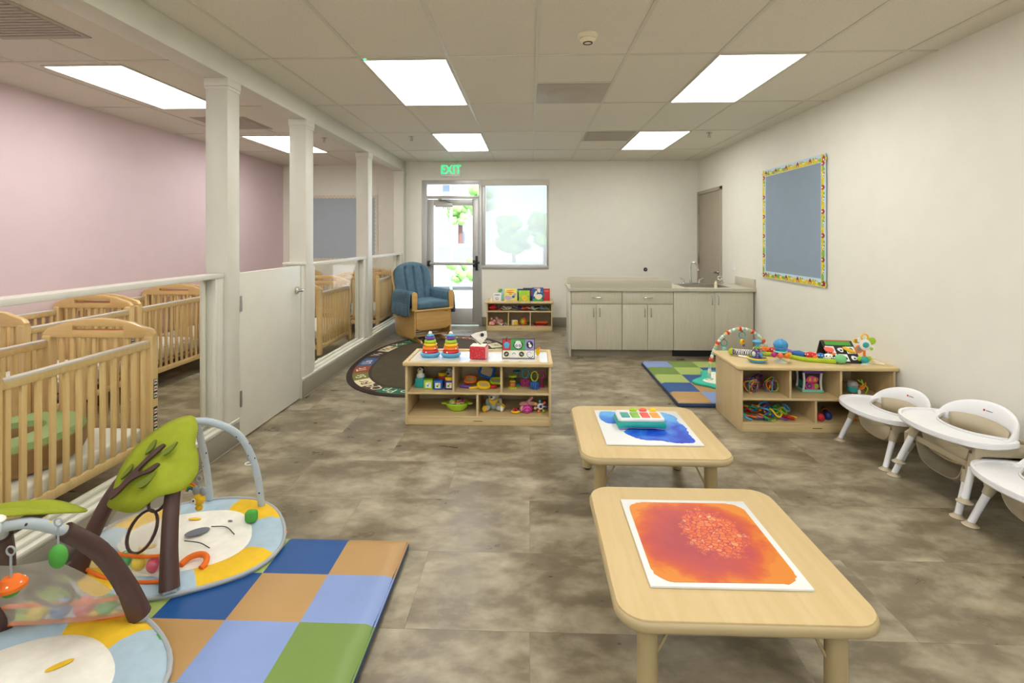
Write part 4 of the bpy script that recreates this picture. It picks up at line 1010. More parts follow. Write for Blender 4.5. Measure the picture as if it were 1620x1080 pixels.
def art(parent, O, U, V, name='branch_patch'):
    """brown branch and dark leaves sewn on the felt; O origin, U along the trunk, V across"""
    O, U, V = Vector(O), Vector(U), Vector(V); Nn = U.cross(V).normalized()*-1
    Mx = Matrix(((U.x, V.x, Nn.x, O.x), (U.y, V.y, Nn.y, O.y), (U.z, V.z, Nn.z, O.z), (0, 0, 0, 1)))
    m = MB(gbrown)
    def flat(P, h, mat): Q = catmull([(x, y, 0) for x, y in P], 4, True); m.prism([(p.x, p.y) for p in Q], -h, h, mat=mat, X=Mx)
    flat([(.0, .06), (.06, .1), (.16, .05), (.3, .07), (.5, .06), (.75, .05), (.9, .0), (.92, -.06), (.8, -.05), (.6, -.02), (.46, -.02), (.52, -.12), (.72, -.22), (.74, -.28), (.62, -.26), (.44, -.12), (.3, -.05), (.1, -.04), (-.02, 0)], .007, gbrown)
    for P in ([(.2, .14), (.3, .2), (.42, .2), (.36, .12)], [(.62, .14), (.74, .22), (.84, .2), (.76, .1)], [(.84, -.12), (.95, -.16), (1.1, -.22), (1.0, -.26), (.86, -.22)], [(.36, -.2), (.5, -.26), (.68, -.34), (.56, -.4), (.4, -.34)]): flat(P, .006, gleafd)
    return m.build(name, parent)
g1, c1 = gym('activity gym farther from the viewer, lime tree top facing the camera, on the checkered mat', (-1.55, 2.23, .05), math.radians(-10),
    ([(-.074, -.267, .288), (.06, -.275, .285), (.141, -.25, .34), (.195, -.19, .345), (.19, -.11, .37), (.153, -.064, .424), (.115, -.04, .466), (.085, .004, .517), (.03, .03, .555), (-.03, -.01, .545), (-.073, -.07, .512), (-.085, -.15, .469), (-.08, -.22, .4), (-.07, -.255, .331)], (.045, -.15, .425)))
art(c1, (-.035, -.315, .362), (.09, .17, .175), (-.15, .06, .13))
g2, c2 = gym('activity gym nearest the viewer at the left edge, tree top seen edge on', (-1.565, 1.43, .05), math.radians(189.4),
    ([(.26, -.05, .555), (.15, -.16, .535), (.04, -.20, .53), (-.028, -.21, .52), (-.10, -.225, .475), (-.075, -.13, .52), (-.03, -.03, .57), (.08, .02, .585), (.2, .03, .58)], (.06, -.08, .57)))
def hang(name, label, cat, loc, build, rz=0, group=None, cord=.06):
    t = thing(name, label, cat, loc, rz, group)
    MB(CF['grey']).torus((0, 0, 0), .012, .0025, X=T(0, 0, -.008) @ R3(pi/2), n=14, m=6).tube([(0, 0, -.02), (0, 0, -cord)], .003, n=6, k=2).build('loop', t)
    build(t, -cord); return t
def b_leaf(t, z): MB(CF['green']).sph((0, 0, z-.035), (.027, .018, .036), n=16).build('pod', t)
def b_mush(t, z):
    MB(CF['orange']).lathe([(0, 0), (.02, -.002), (.036, -.02), (.036, -.03), (.0, -.034)], c=(0, 0, z)).build('cap', t)
    m = MB(CF['white']); [m.sph((.028*cos(a), .028*sin(a), z-.014), .0035, n=8) for a in [i*1.05 for i in range(6)]]; m.build('dots', t); MB(CF['green']).sph((0, 0, z-.04), (.02, .02, .014)).build('underside', t)
def b_lion(t, z):
    m = MB(CF['yellow']).sph((0, 0, z-.05), (.026, .02, .028)); m.build('body', t)
    MB(CF['grey']).sph((-.012, -.0, z-.012), (.018, .01, .022)).sph((.02, -.0, z-.014), (.016, .01, .02)).build('ears', t)
    MB(CF['white']).sph((-.014, -.016, z-.052), (.013, .008, .013)).sph((-.01, -.024, z-.046), .004, mat=mblack, n=8).build('muzzle', t); MB(CF['yellow']).sph((0, 0, z-.088), (.017, .012, .014)).build('feet', t)
def b_bow(t, z):
    for i, c_ in enumerate(('orange', 'yellow', 'green', 'blue')): MB(CF[c_]).tube([(-.03+.005*i, 0, z-.04), (-.02+.004*i, 0, z-.015-.005*i), (0, 0, z-.005-.008*i), (.02-.004*i, 0, z-.015-.005*i), (.03-.005*i, 0, z-.04)], .0045, n=8).build('stripe', t)
hang('plush_pendant', 'green cloth pod hanging from the near gym arch', 'hanging toy', (-1.415, 1.47, .587), b_leaf, cord=.075)
hang('plush_pendant', 'orange mushroom toy with white dots hanging at the left photo edge', 'hanging toy', (-1.435, 1.35, .575), b_mush, cord=.08)
hang('plush_pendant', 'yellow lion toy with grey ears hanging inside the farther gym', 'hanging toy', (-1.47, 2.20, .37), b_lion, cord=.05)
hang('plush_pendant', 'small rainbow toy hanging beside the yellow lion', 'hanging toy', (-1.53, 2.23, .36), b_bow, cord=.03)
hang('link_ring', 'empty pale ring hanging on the right side of the far gym arch', 'ring', (-1.385, 2.45, .355), lambda t, z: MB(CF['white']).torus((0, 0, z-.016), .018, .003, X=T(0, 0, 0), n=16, m=6).build('ring', t), cord=.02)
balls = (('blue', 'green', 'yellow', 'pink'), ('green', 'pink', 'blue', 'yellow'))
for gi, (gx, gy, rz) in enumerate(((-1.55, 2.23, math.radians(-10)), (-1.565, 1.43, math.radians(189.4)))):
    for i, c_ in enumerate(balls[gi]):
        x, y = -.115+i*.073, (-.25, -.30)[gi]; X = gx+x*cos(rz)-y*sin(rz); Y = gy+x*sin(rz)+y*cos(rz)
        solo(MB(M(c_+'_ball', {'blue': '4A84C4', 'green': '5BBB74', 'yellow': 'EBD44C', 'pink': 'D9647A'}[c_], .15, coat=.5)).sph((0, 0, 0), .032, n=24), 'play_ball', '%s plastic ball in the net pocket of the %s gym' % (c_, ('farther', 'nearest')[gi]), 'ball', (X, Y, .05+.082), 0, 'plastic balls in the gym pockets')
t = thing('cloth_book', 'small green cloth book with an orange lizard beside the nearest gym', 'book', (-1.30, 1.66, .056), math.radians(18))
MB(CF['green']).box((-.05, -.035, 0), (.05, .035, .012), bev=.004).build('cover', t); MB(CF['yellow']).prism([(-.035, -.012), (-.01, -.002), (.01, .012), (.035, .008), (.03, .016), (.01, .02), (-.01, .008), (-.03, 0)], .012, .014).build('lizard', t); MB(CF['blue']).box((-.05, -.033, -.006), (.052, .037, 0), bev=.002).build('back_cover', t)
MB(CF['grey']).torus((-.055, .03, .012), .024, .004).build('ring', t)
t = thing('teether_ring', 'orange and yellow teething ring clipped to the far gym edge', 'teether', (-1.165, 2.31, .06), .2)
MB(C['orange']).tube([(.022*cos(a), .022*sin(a), 0) for a in [i*pi/8-1.3 for i in range(8)]], .006).sph((.026, .0, 0), (.014, .014, .007)).build('orange_half', t)
MB(C['yellow']).tube([(.022*cos(a), .022*sin(a), 0) for a in [i*pi/8+1.3 for i in range(10)]], .006).build('yellow_half', t); MB(CF['grey']).tube([(-.02, 0, 0), (-.07, .005, .0)], .003).build('strap', t)
t = thing('board_book', 'small dark blue board book seen through the near gym net', 'book', (-1.66, 1.84, .056), .3)
MB(C['navy']).box((-.05, -.022, 0), (.05, .022, .012), bev=.002).build('cover', t); MB(C['sky']).prism([(-.035, -.004), (.0, -.01), (.03, -.006), (.04, .01), (.02, .006), (-.01, .008)], .012, .0125).build('picture', t)

# ------------------------------------------------------------------ toys on the middle shelf
ZT = .4745
def stacker(label, loc):
    t = thing('ring_stacker', label, 'stacking toy', loc, 0, 'ring stackers on the tray top')
    sb = M('stacker_blue', '4FA3C9', .3)
    MB(sb).lathe([(.0, 0), (.066, 0), (.08, .016), (.083, .026), (.07, .034), (.06, .032)], n=32, sy=.85).cyl((0, 0, .03), (0, 0, .15), .016, .01).build('base', t)
    z = .032
    for i, (c_, r) in enumerate((('red', .066), ('orange', .061), ('yellow', .054), ('lime', .048), ('purple', .04))):
        o = MB(C[c_]).lathe([(r*.5, 0), (r-.006, .0), (r, .012), (r-.006, .024), (r*.5, .024)], c=(0, 0, z), n=28)
        a = 1.2*i
        o.sph((r*.97*cos(a-1.9), r*.97*sin(a-1.9), z+.012), (.008, .004, .006), mat=C['white'], n=8); o.build('ring', t, c_+' ring'); z += .0265
    MB(sb).lathe([(.03, 0), (.03, .006), (.02, .016)], c=(0, 0, z)).build('collar', t); MB(C['white']).sph((0, 0, z+.022), .016).build('knob', t)
stacker('five ring rainbow stacker at the left end of the shelf top', (-.805, 4.07, ZT))
stacker('five ring rainbow stacker between the other stacker and the red cloth cube', (-.637, 4.07, ZT))
conf = M('confetti_red', 'CE2A33', .75, var=0); n_, l_ = nt(conf); vv = n_.new('ShaderNodeTexVoronoi'); vv.inputs['Scale'].default_value = 85; l_.new(coords(conf), vv.inputs['Vector'])
l_.new(mix(conf, ramp(conf, vv.outputs['Distance'], [(.28, 1.), (.32, 0.)]), 'CE2A33', ramp(conf, vv.outputs['Color'], [(0, 'E8742A'), (.35, '2F6FB0'), (.55, 'F2C63A'), (.8, 'CE2A33')], 'CONSTANT')), n_['Principled BSDF'].inputs['Base Color'])
t = thing('cloth_cube', 'red speckled soft cube with white top on the tray shelf', 'soft cube', (-.405, 4.02, ZT), -.12)
MB(conf).box((-.066, -.055, 0), (.066, .055, .105), bev=.012, seg=3).build('body', t); MB(CF['pink']).box((.058, -.05, .008), (.0675, .05, .097), bev=.004).build('side_panel', t)
MB(CF['white']).box((-.06, -.05, .098), (.06, .05, .1075), bev=.004).build('top_panel', t)
t = thing('crinkle_cloth', 'white crinkle cloth triangle with black sun standing out of the red cube', 'crinkle cloth', (-.405, 4.03, ZT+.1075), -.1)
X = face_front(0, 0, 0, pi/2-.1)
MB(CF['white']).prism([(.0, .0), (.02, .0), (.065, .06), (.06, .105), (.04, .107), (-.03, .09), (-.075, .068)], -.003, .003, bev=.001, X=X).build('cloth', t)
m = MB(mblack).prism(oval(.025, .075, .015, .015, 20), .0032, .0042, X=X); [m.box((-.001, -.003, .0032), (.001, .003, .0042), X=X @ T(.025+.022*cos(a), .075+.022*sin(a), 0) @ R3(0, 0, a+pi/2)) for a in [i*pi/4 for i in range(8)]]; m.prism([(-.076, .069), (-.07, .071), (.018, .0), (.008, .0)], .0032, .004, X=X)
m.build('sun_print', t)
t = thing('picture_board', 'black framed high contrast picture panel standing on the tray shelf', 'picture panel', (-.09, 4.02, ZT), 0)
X = face_front(0, 0, 0, pi/2-.1)
MB(mblack).box((-.13, 0, -.006), (.13, .155, .006), bev=.003, X=X).build('frame', t)
cells = [(-.125, .065, -.06, .15, 'red'), (-.06, .065, .055, .15, 'green'), (.055, .065, .125, .15, 'lav'), (-.125, .006, -.065, .063, 'cream'), (-.065, .006, -.005, .063, 'white'), (-.005, .006, .055, .063, 'cream'), (.055, .006, .125, .063, 'white')]
for x0, y0, x1, y1, c_ in cells: MB(C[c_]).box((x0, y0, .006), (x1, y1, .0072), X=X).build('picture', t)
m = MB(mblack)
m.prism(oval(-.002, .105, .038, .034, 24, 0, .05, 6), .0072, .0082, mat=mblack, X=X).prism(oval(-.002, .105, .03, .027, 20), .0082, .0088, mat=mwhite, X=X)
for sx in (-1, 1): m.prism(oval(-.002+sx*.014, .1, .01, .01, 14), .0088, .0094, mat=mblack, X=X).prism(oval(-.002+sx*.014, .1, .005, .005, 10), .0094, .0098, mat=mwhite, X=X)
m.prism(oval(-.002, .127, .022, .012, 16), .0088, .0092, mat=mwhite, X=X)
m.prism(oval(.09, .108, .027, .03, 20), .0072, .0082, mat=mblack, X=X).prism(oval(.094, .1, .012, .013, 12), .0082, .009, mat=mwhite, X=X).prism(oval(.086, .12, .008, .009, 12), .0082, .009, mat=mwhite, X=X)
m.prism(oval(-.095, .034, .02, .02, 16), .0072, .0082, X=X).prism(oval(-.095, .034, .012, .008, 12, .6), .0082, .0088, mat=C['grey'], X=X).prism(oval(.025, .034, .02, .02, 16), .0072, .0082, X=X).prism(oval(.025, .034, .012, .007, 12, -.6), .0082, .0088, mat=C['grey'], X=X)
m.tube([(-.05, .032, .0076), (-.035, .045, .0076), (-.02, .032, .0076)], .002, X=X, n=5)
for i in range(11):
    a = i*.52+.4; r = .012+.0018*i; m.prism(oval(.09+r*cos(a), .036+r*sin(a), .0018+.0003*i, .0018+.0003*i, 8), .0072, .008, X=X)
m.build('animal_prints', t)
MB(C['sky']).prism(oval(-.093, .105, .024, .026, 20, 0, .08, 5), .008, .014, bev=.002, X=X).build('blue_charm', t); MB(mblack).tube([(-.093, .13, .011), (-.097, .15, .012), (-.09, .165, .006)], .0035, X=X).build('charm_strap', t)
t = thing('plush_charm', 'small yellow orange toy peeking out behind the picture panel', 'small toy', (.065, 4.12, ZT)); MB(C['yellow']).sph((0, 0, .03), (.018, .015, .03)).build('body', t); MB(C['orange']).sph((.012, 0, .06), (.01, .01, .012)).build('knob', t)
# upper left: character blocks
ZU, ZL = .2505, .0685
def block(label, loc, col, rz=0, s=.075, top=None, pic=True, grp='stacking blocks on the middle shelf'):
    t = thing('toy_block', label, 'toy block', loc, rz, grp)
    MB(C[col]).box((-s/2, -s/2, 0), (s/2, s/2, s), bev=.007, seg=3).build('body', t)
    if pic:
        MB(C[pic]).box((-s*.3, -s/2-.001, s*.18), (s*.3, -s/2+.002, s*.78), bev=.0008).build('picture', t)
        MB(C['sky'] if col == 'lime' else C['green']).sph((-s*.05, -s/2-.001, s*.42), (s*.13, .0015, s*.11)).sph((s*.1, -s/2-.001, s*.6), (s*.07, .0015, s*.08), mat=C['orange']).build('print', t)
    if top: MB(C[top]).lathe([(s*.5, 0), (s*.5, s*.2), (s*.42, s*.3), (s*.3, s*.3)], c=(0, 0, s), n=20).build('top_rim', t)
    return t
block('teal toy block carrying the penguin figure', (-.868, 4.0, ZU), 'teal', 0, pic=False)
block('lime green toy block with white letter picture', (-.795, 3.955, ZU), 'lime', .1, .07, pic='white')
block('blue toy block with pale picture, left one of the blue pair', (-.715, 3.945, ZU), 'blue', 0, .07, pic='cream')
block('red toy block with yellow rim behind the blue one', (-.70, 4.06, ZU), 'red', 0, .075, 'yellow', pic=False)
block('teal toy block with pink picture between the two blue blocks', (-.642, 4.05, ZU), 'teal', .1, .07, pic='coral')
block('blue toy block with yellow rim under the grey dog head', (-.628, 3.95, ZU), 'navy', 0, .072, 'yellow', pic='cream')
t = thing('toy_figure', 'black and white penguin figure on the teal block', 'toy figure', (-.868, 4.0, ZU+.0755))
MB(C['white']).lathe([(.0, 0), (.032, 0), (.034, .012), (.024, .032)]).build('collar', t); MB(C['cream']).sph((0, -.004, .052), (.026, .024, .026)).build('face', t)
MB(mblack).sph((0, .006, .06), (.028, .024, .024)).sph((.024, -.004, .045), (.008, .012, .016)).sph((0, -.026, .066), (.006, .006, .01), n=8).sph((-.009, -.027, .054), .003, n=6).sph((.009, -.027, .054), .003, n=6).build('hood', t)
t = thing('toy_figure', 'grey dog head figure with black nose on the blue block', 'toy figure', (-.628, 3.95, ZU+.094))
MB(C['grey']).sph((0, 0, .03), (.028, .026, .03)).sph((-.006, -.024, .028), (.018, .014, .014)).sph((.0, 0, .058), (.022, .02, .014)).build('head', t); MB(mblack).sph((-.008, -.038, .031), (.012, .008, .009), n=10).sph((-.012, -.024, .05), .004, n=6).sph((.008, -.024, .05), .004, n=6).build('nose', t); MB(C['grey']).sph((.026, .0, .035), (.008, .012, .024)).build('ear', t)
# upper middle: hand drums and frames
def cframe(label, loc, col, rot, w_=.09, h_=.075, r=.013, cloth=None):
    m = MB(C[col]).tube([(x, y, 0) for x, y in rrect(-w_/2, w_/2, -h_/2, h_/2, .025, 3)], r, closed=True, k=1, n=8)
    t = thing('frame_drum', label, 'hand drum', loc, 0, 'small coloured hand drums'); t.rotation_euler = rot
    m.build('rim', t); MB(CF[cloth] if cloth else mapled).prism(rrect(-w_/2, w_/2, -h_/2, h_/2, .025, 3), -.003, .003).build('drumhead', t); return t
cframe('yellow hand drum lying in front in the middle compartment', (-.36, 3.95, ZU+.03), 'yellow', (.5, .1, .3), .085, .06, .012)
cframe('orange hand drum on the purple bar, left in the middle compartment', (-.475, 4.03, ZU+.05), 'orange', (.35, 0, 0), .085, .07, .011)
cframe('lime hand drum at the right of the middle compartment', (-.265, 4.02, ZU+.045), 'lime', (.35, 0, 0), .085, .065, .011)
t = cframe('blue rimmed wooden drum leaning on the back of the middle compartment', (-.35, 4.12, ZU+.095), 'blue', (1.2, .35, .0), .11, .09, .012)
solo(MB(C['purple']).tube([(-.04, 0, 0), (0, -.003, 0), (.04, 0, 0)], .013), 'shaker_stick', 'short purple shaker stick at the left of the middle compartment', 'shaker', (-.505, 3.965, ZU+.0135), -.25)
solo(MB(C['yellow']).tube([(-.04, 0, 0), (0, .0, 0), (.045, 0, .004)], .009), 'shaker_stick', 'thin mustard shaker stick next to the purple one', 'shaker', (-.435, 3.95, ZU+.0095), .35)
solo(MB(C['red']).sph((0, 0, 0), (.03, .025, .014)), 'castanet', 'dark red castanet under the lime hand drum', 'castanet', (-.285, 3.97, ZU+.0145))
# upper right rattles
t = thing('hourglass_rattle', 'clear hourglass rattle with lime ends and orange beads', 'rattle', (-.135, 3.98, ZU))
for z in (0, .09): MB(C['lime']).lathe([(.0, 0), (.033, 0), (.034, .006), (.03, .012), (0, .012)], c=(0, 0, z)).build('end_cap', t)
MB(C['orange']).lathe([(.0, .012), (.026, .012), (.024, .035), (.02, .045), (0, .045)]).build('beads', t); MB(C['yellow']).cyl((0, 0, .05), (0, 0, .062), .02).tube([(-.024, -.02, .055), (.024, -.02, .055)], .003).build('paddle', t)
MB(domem).lathe([(.027, .012), (.027, .09)]).build('clear_wall', t)
t = thing('hourglass_rattle', 'clear rattle with teal ends standing behind the lime one', 'rattle', (-.105, 4.08, ZU))
for z in (0, .1): MB(C['teal']).lathe([(.0, 0), (.03, 0), (.03, .01), (0, .012)], c=(0, 0, z)).build('end_cap', t)
MB(domem).lathe([(.024, .01), (.024, .1)]).build('clear_wall', t)
def bell(label, x, y, body, ringc):
    t = thing('bell_rattle', label, 'rattle', (x, y, ZU), 0, 'caged bell rattles')
    m = MB(C[body]).lathe([(.014, .062), (.026, .055), (.03, .048)], n=20)
    for i in range(10):
        a = 2*pi*i/10; m.tube([(.024*cos(a), .024*sin(a), .055), (.03*cos(a), .03*sin(a), .04), (.033*cos(a), .033*sin(a), .006)], .0055, n=6, k=3)
    m.build('cage', t); MB(steel).sph((0, 0, .025), .014, n=12).build('bell', t)
    MB(C[ringc]).torus((0, 0, 0), .03, .0055, sx=.85, sy=1.3, X=T(0, 0, .1) @ R3(pi/2)).build('loop_handle', t)
bell('magenta caged bell rattle with teal loop handle', -.036, 4.04, 'magenta', 'teal')
bell('blue caged bell rattle with lime loop handle', .037, 3.955, 'blue', 'lime')
t = thing('mirror_rattle', 'magenta rattle with a heart shaped loop at the right end of the shelf', 'rattle', (.092, 4.02, ZU))
MB(C['magenta']).lathe([(.0, 0), (.024, 0), (.024, .008), (.006, .02), (.006, .06), (.014, .066)]).torus((0, 0, 0), .025, .006, X=T(0, 0, .095) @ R3(pi/2)).build('handle', t); MB(domem).sph((0, 0, .035), .014, n=10).build('bead_bulb', t)
# lower left: green drum bowl
t = thing('bowl_drum', 'lime green bowl toy with coloured domes on the lower left shelf', 'musical toy', (-.575, 4.0, ZL))
MB(C['lime']).lathe([(.0, 0), (.05, 0), (.075, .018), (.09, .045), (.095, .055), (.088, .062), (.0, .062)], n=32, sy=.85).sph((-.098, -.01, .056), (.028, .02, .01)).sph((.098, -.01, .056), (.028, .02, .01)).build('bowl', t)
for i, c_ in enumerate(('yellow', 'orange', 'red', 'purple', 'black', 'grey', 'mint')):
    a = -2.2+i*.9; MB(C['white']).lathe([(.016, 0), (.016, .008)], c=(.045*cos(a), .04*sin(a), .06), n=14).sph((.045*cos(a), .04*sin(a), .07), .015, mat=C[c_], n=12).build('dome_button', t, c_+' dome')
# lower right: plush toys
t = thing('plush_bear', 'pale blue plush bear with a yellow scarf sitting on the lower shelf', 'plush toy', (-.285, 4.0, ZL))
bb = M('bear_plush', 'A9B6AE', .9, bmp=.4, bs=250, var=.08)
MB(bb).sph((0, .01, .055), (.045, .038, .055)).sph((0, 0, .12), (.05, .042, .042)).sph((-.038, .01, .145), .015).sph((.038, .01, .145), .015).sph((-.045, -.03, .03), (.022, .035, .022)).sph((.04, -.03, .03), (.022, .035, .02)).sph((-.05, .0, .065), (.015, .02, .03)).sph((.052, 0, .065), (.015, .02, .03)).build('body', t, sub=1)
MB(CF['white']).sph((-.01, -.038, .112), (.024, .016, .018)).build('muzzle', t); MB(mblack).sph((-.014, -.053, .117), (.01, .006, .008), n=10).sph((-.028, -.036, .135), .004, n=8).sph((.012, -.038, .135), .004, n=8).build('face', t)
MB(CF['yellow']).prism([(-.038, .085), (.035, .088), (.003, .045)], -.006, .0, bev=.002, X=face_front(0, -.038, 0)).tube([(-.04, -.01, .09), (0, -.045, .083), (.04, -.01, .09)], .008).build('scarf', t)
t = thing('plush_chick', 'small yellow plush chick at the bear foot on the lower shelf', 'plush toy', (-.352, 3.955, ZL)); MB(CF['yellow']).sph((0, 0, .025), (.022, .02, .025)).sph((.012, -.004, .035), .014).build('body', t); MB(CF['orange']).sph((.022, -.014, .012), (.008, .008, .006)).build('foot', t)
t = thing('stringy_plush', 'small pale plush with yellow stripes leaning on the bear', 'plush toy', (-.222, 3.965, ZL)); MB(CF['white']).sph((0, 0, .026), (.02, .02, .026)).build('body', t)
MB(CF['yellow']).tube([(-.03, -.0, .06), (0, -.012, .07), (.028, -.005, .045)], .004).tube([(-.03, .004, .05), (0, -.018, .058), (.026, -.008, .033)], .004).build('string', t)
t = thing('crinkle_bug', 'yellow and red ladybug toy on the lower shelf beside the bear', 'soft toy', (-.11, 3.93, ZL)); MB(CF['yellow']).sph((0, 0, .014), (.036, .026, .014)).build('base', t); MB(CF['red']).sph((0, -.004, .028), (.022, .018, .015)).build('shell', t); MB(mblack).sph((.0, -.018, .034), .006, n=8).sph((.02, -.012, .04), .009, n=8).build('spots', t)
dotm = M('dotted_magenta', 'C4208C', .8, var=0); n_, l_ = nt(dotm); vv = n_.new('ShaderNodeTexVoronoi'); vv.inputs['Scale'].default_value = 95; vv.inputs['Randomness'].default_value = .15; l_.new(coords(dotm), vv.inputs['Vector']); l_.new(ramp(dotm, vv.outputs['Distance'], [(.26, 'F2C8E0'), (.32, 'C4208C')]), n_['Principled BSDF'].inputs['Base Color'])
t = thing('plush_bunny', 'pink plush animal lying with a magenta dotted body', 'plush toy', (-.02, 3.96, ZL))
MB(dotm).sph((.0, -.02, .032), (.042, .032, .032)).build('body', t); MB(CF['pink']).sph((-.02, .03, .055), (.045, .03, .02)).tube([(-.01, .03, .06), (.02, .03, .085), (.045, .03, .11)], .01).tube([(0, .03, .06), (.05, .03, .058), (.085, .03, .05)], .016).build('ears', t); MB(CF['pink']).sph((-.04, -.02, .035), (.016, .014, .02)).build('head', t)
t = thing('spiky_rattle', 'white rattle with knobs of many colours at the right of the lower shelf', 'rattle', (.085, 3.955, ZL))
MB(C['white']).sph((0, 0, .05), .026).build('core', t); MB(C['navy']).sph((0, -.022, .055), (.012, .008, .012), n=10).build('eye', t)
for i, c_ in enumerate(('orange', 'lime', 'purple', 'coral', 'sky', 'yellow', 'skin')):
    a = -1.9+i*.9; e = MB(C['white']).tube([(.02*cos(a), 0, .05+.02*sin(a)), (.04*cos(a), -.004, .05+.037*sin(a))], .004, n=6); e.sph((.045*cos(a), -.004, .05+.04*sin(a)), .0115, mat=C[c_], n=10).build('arm', t, c_+' knob')

# ------------------------------------------------------------------ toys on the right shelf
ZR = .4905
t = thing('spinning_dome', 'clear dome spinner with blue base and push knob on the right shelf', 'spinning toy', (1.725, 3.90, ZR))
MB(C['sky']).lathe([(0, 0), (.045, 0), (.068, .018), (.072, .03), (.0, .03)], n=28).build('base', t); MB(C['yellow']).torus((0, 0, .032), .068, .006).build('rim', t)
MB(domem).lathe([(.062, .034), (.064, .06), (.056, .085), (.035, .106), (.016, .112)], n=28).build('dome', t); MB(C['lime']).lathe([(.028, .108), (.03, .113), (.016, .118)]).build('collar', t)
MB(C['sky']).lathe([(.012, .112), (.012, .145), (.03, .15), (.034, .157), (.028, .164), (0, .165)]).build('push_knob', t)
MB(C['purple']).lathe([(.03, .034), (.02, .05), (.012, .1)]).build('spindle', t)
for i, c_ in enumerate(('magenta', 'white', 'sky', 'pink')): MB(C[c_]).sph((.034*cos(i*1.6+2), .034*sin(i*1.6+2), .065), (.013, .013, .02), n=10).build('animal_figure', t, c_+' figure')
t = thing('octopus_toy', 'blue ball headed suction toy ringed by coloured balls', 'suction toy', (1.90, 3.90, ZR))
MB(M('suction_clear', 'C9D6C9', .2)).lathe([(.046, 0), (.04, .008), (.012, .024), (.009, .05), (.014, .056)]).build('suction_foot', t)
MB(M('octopus_blue', '3F92CC', .35)).sph((0, 0, .132), (.052, .05, .044)).lathe([(.035, .085), (.046, .11), (.04, .12)], n=20).build('head', t); MB(mblack).sph((-.012, -.047, .14), .003, n=6).sph((.0, -.02, .176), .003, n=6).build('eyes', t)
MB(C['mint']).lathe([(.0, .078), (.05, .08), (.046, .088), (0, .09)]).build('saucer', t)
for i, c_ in enumerate(('magenta', 'coral', 'orange', 'yellow', 'lime', 'purple')): a = -2.9+i*.88; MB(C[c_]).sph((.058*cos(a), .05*sin(a), .06), .0205, n=14).build('ball', t, c_+' ball')
t = thing('caterpillar_toy', 'long patterned cloth caterpillar with a green head on the right shelf', 'soft toy', (0, 0, ZR))
seg = [((1.93, 4.14), (2.0, 4.1), 'red'), ((1.86, 4.16), (1.93, 4.14), 'orange'), ((2.0, 4.1), (2.06, 4.03), 'purple'), ((2.06, 4.03), (2.12, 3.97), 'blue'), ((2.12, 3.97), (2.19, 3.94), 'red'), ((2.19, 3.94), (2.235, 3.92), 'blue'), ((2.235, 3.92), (2.285, 3.90), 'white')]
for (a, b, c_) in seg:
    m = MB(CF.get(c_, C[c_])).tube([(a[0], a[1], .04), ((a[0]+b[0])/2, (a[1]+b[1])/2, .042), (b[0], b[1], .04)], [.02, .026, .02], n=12)
    for k in range(5):
        f = (k+.5)/5; m.sph((a[0]+(b[0]-a[0])*f, a[1]+(b[1]-a[1])*f-.02, .05-.014*(k % 2)), .0055, mat=C['white'] if c_ in ('blue', 'red') else mblack, n=6)
    m.build('body_segment', t, c_+' patterned segment')
MB(CF['lime']).tube([(1.86, 4.12, .016), (2.0, 4.06, .014), (2.1, 3.94, .014), (2.2, 3.90, .014), (2.29, 3.87, .016)], [.015, .018, .018, .018], n=10).build('belly', t)
MB(M('caterpillar_head', '7DC98A', .8)).sph((2.325, 3.865, .036), (.042, .034, .034)).build('head', t); MB(mblack).sph((2.357, 3.842, .045), .005, n=6).build('eye', t); MB(CF['orange']).prism([(-.015, 0), (.015, 0), (.02, .025), (0, .04), (-.02, .025)], -.003, .003, X=T(2.165, 3.905, .015) @ R3(pi/2-.4)).build('foot', t)
zeb = M('zebra_cloth', 'EDEDEA', .8, var=0); n_, l_ = nt(zeb); w_ = n_.new('ShaderNodeTexWave'); w_.inputs['Scale'].default_value = 28; w_.inputs['Distortion'].default_value = 4; l_.new(coords(zeb), w_.inputs['Vector']); l_.new(ramp(zeb, w_.outputs['Fac'], [(.48, '141416'), (.52, 'EDEDEA')]), n_['Principled BSDF'].inputs['Base Color'])
t = thing('zebra_snake', 'black and white zebra striped soft toy behind the spinning dome', 'soft toy', (0, 0, ZR))
MB(zeb).tube([(1.645, 4.12, .03), (1.70, 4.08, .03), (1.76, 4.06, .03), (1.82, 4.08, .028)], [.024, .028, .028, .02], n=12).build('body', t)
MB(CF['lime']).sph((1.625, 4.12, .03), (.03, .024, .028)).build('head', t); MB(C['purple']).box((1.618, 4.09, .012), (1.63, 4.1, .055), bev=.003).build('stripe', t); MB(CF['white']).tube([(1.65, 4.06, .01), (1.71, 4.02, .008), (1.78, 4.03, .008)], .009).build('belly', t)
t = thing('picture_tent', 'black and white folding picture tent book with teethers on the right shelf', 'cloth book', (2.385, 4.01, ZR), math.radians(-8))
X = R3(math.radians(38)) ; Xf = T(0, -.14, .004) @ X
MB(mblack).box((-.11, 0, 0), (.11, .215, .008), bev=.003, X=Xf).build('front_leaf', t)
MB(mblack).box((-.11, -.0, 0), (.11, .15, .008), bev=.003, X=T(0, .115, .004) @ R3(math.radians(118))).build('back_leaf', t)
m = MB(CF['green']).box((-.09, .165, .008), (.09, .205, .0095), X=Xf); m.build('green_band', t); MB(CF['red']).box((-.09, .205, .008), (.09, .213, .011), X=Xf).build('red_band', t)
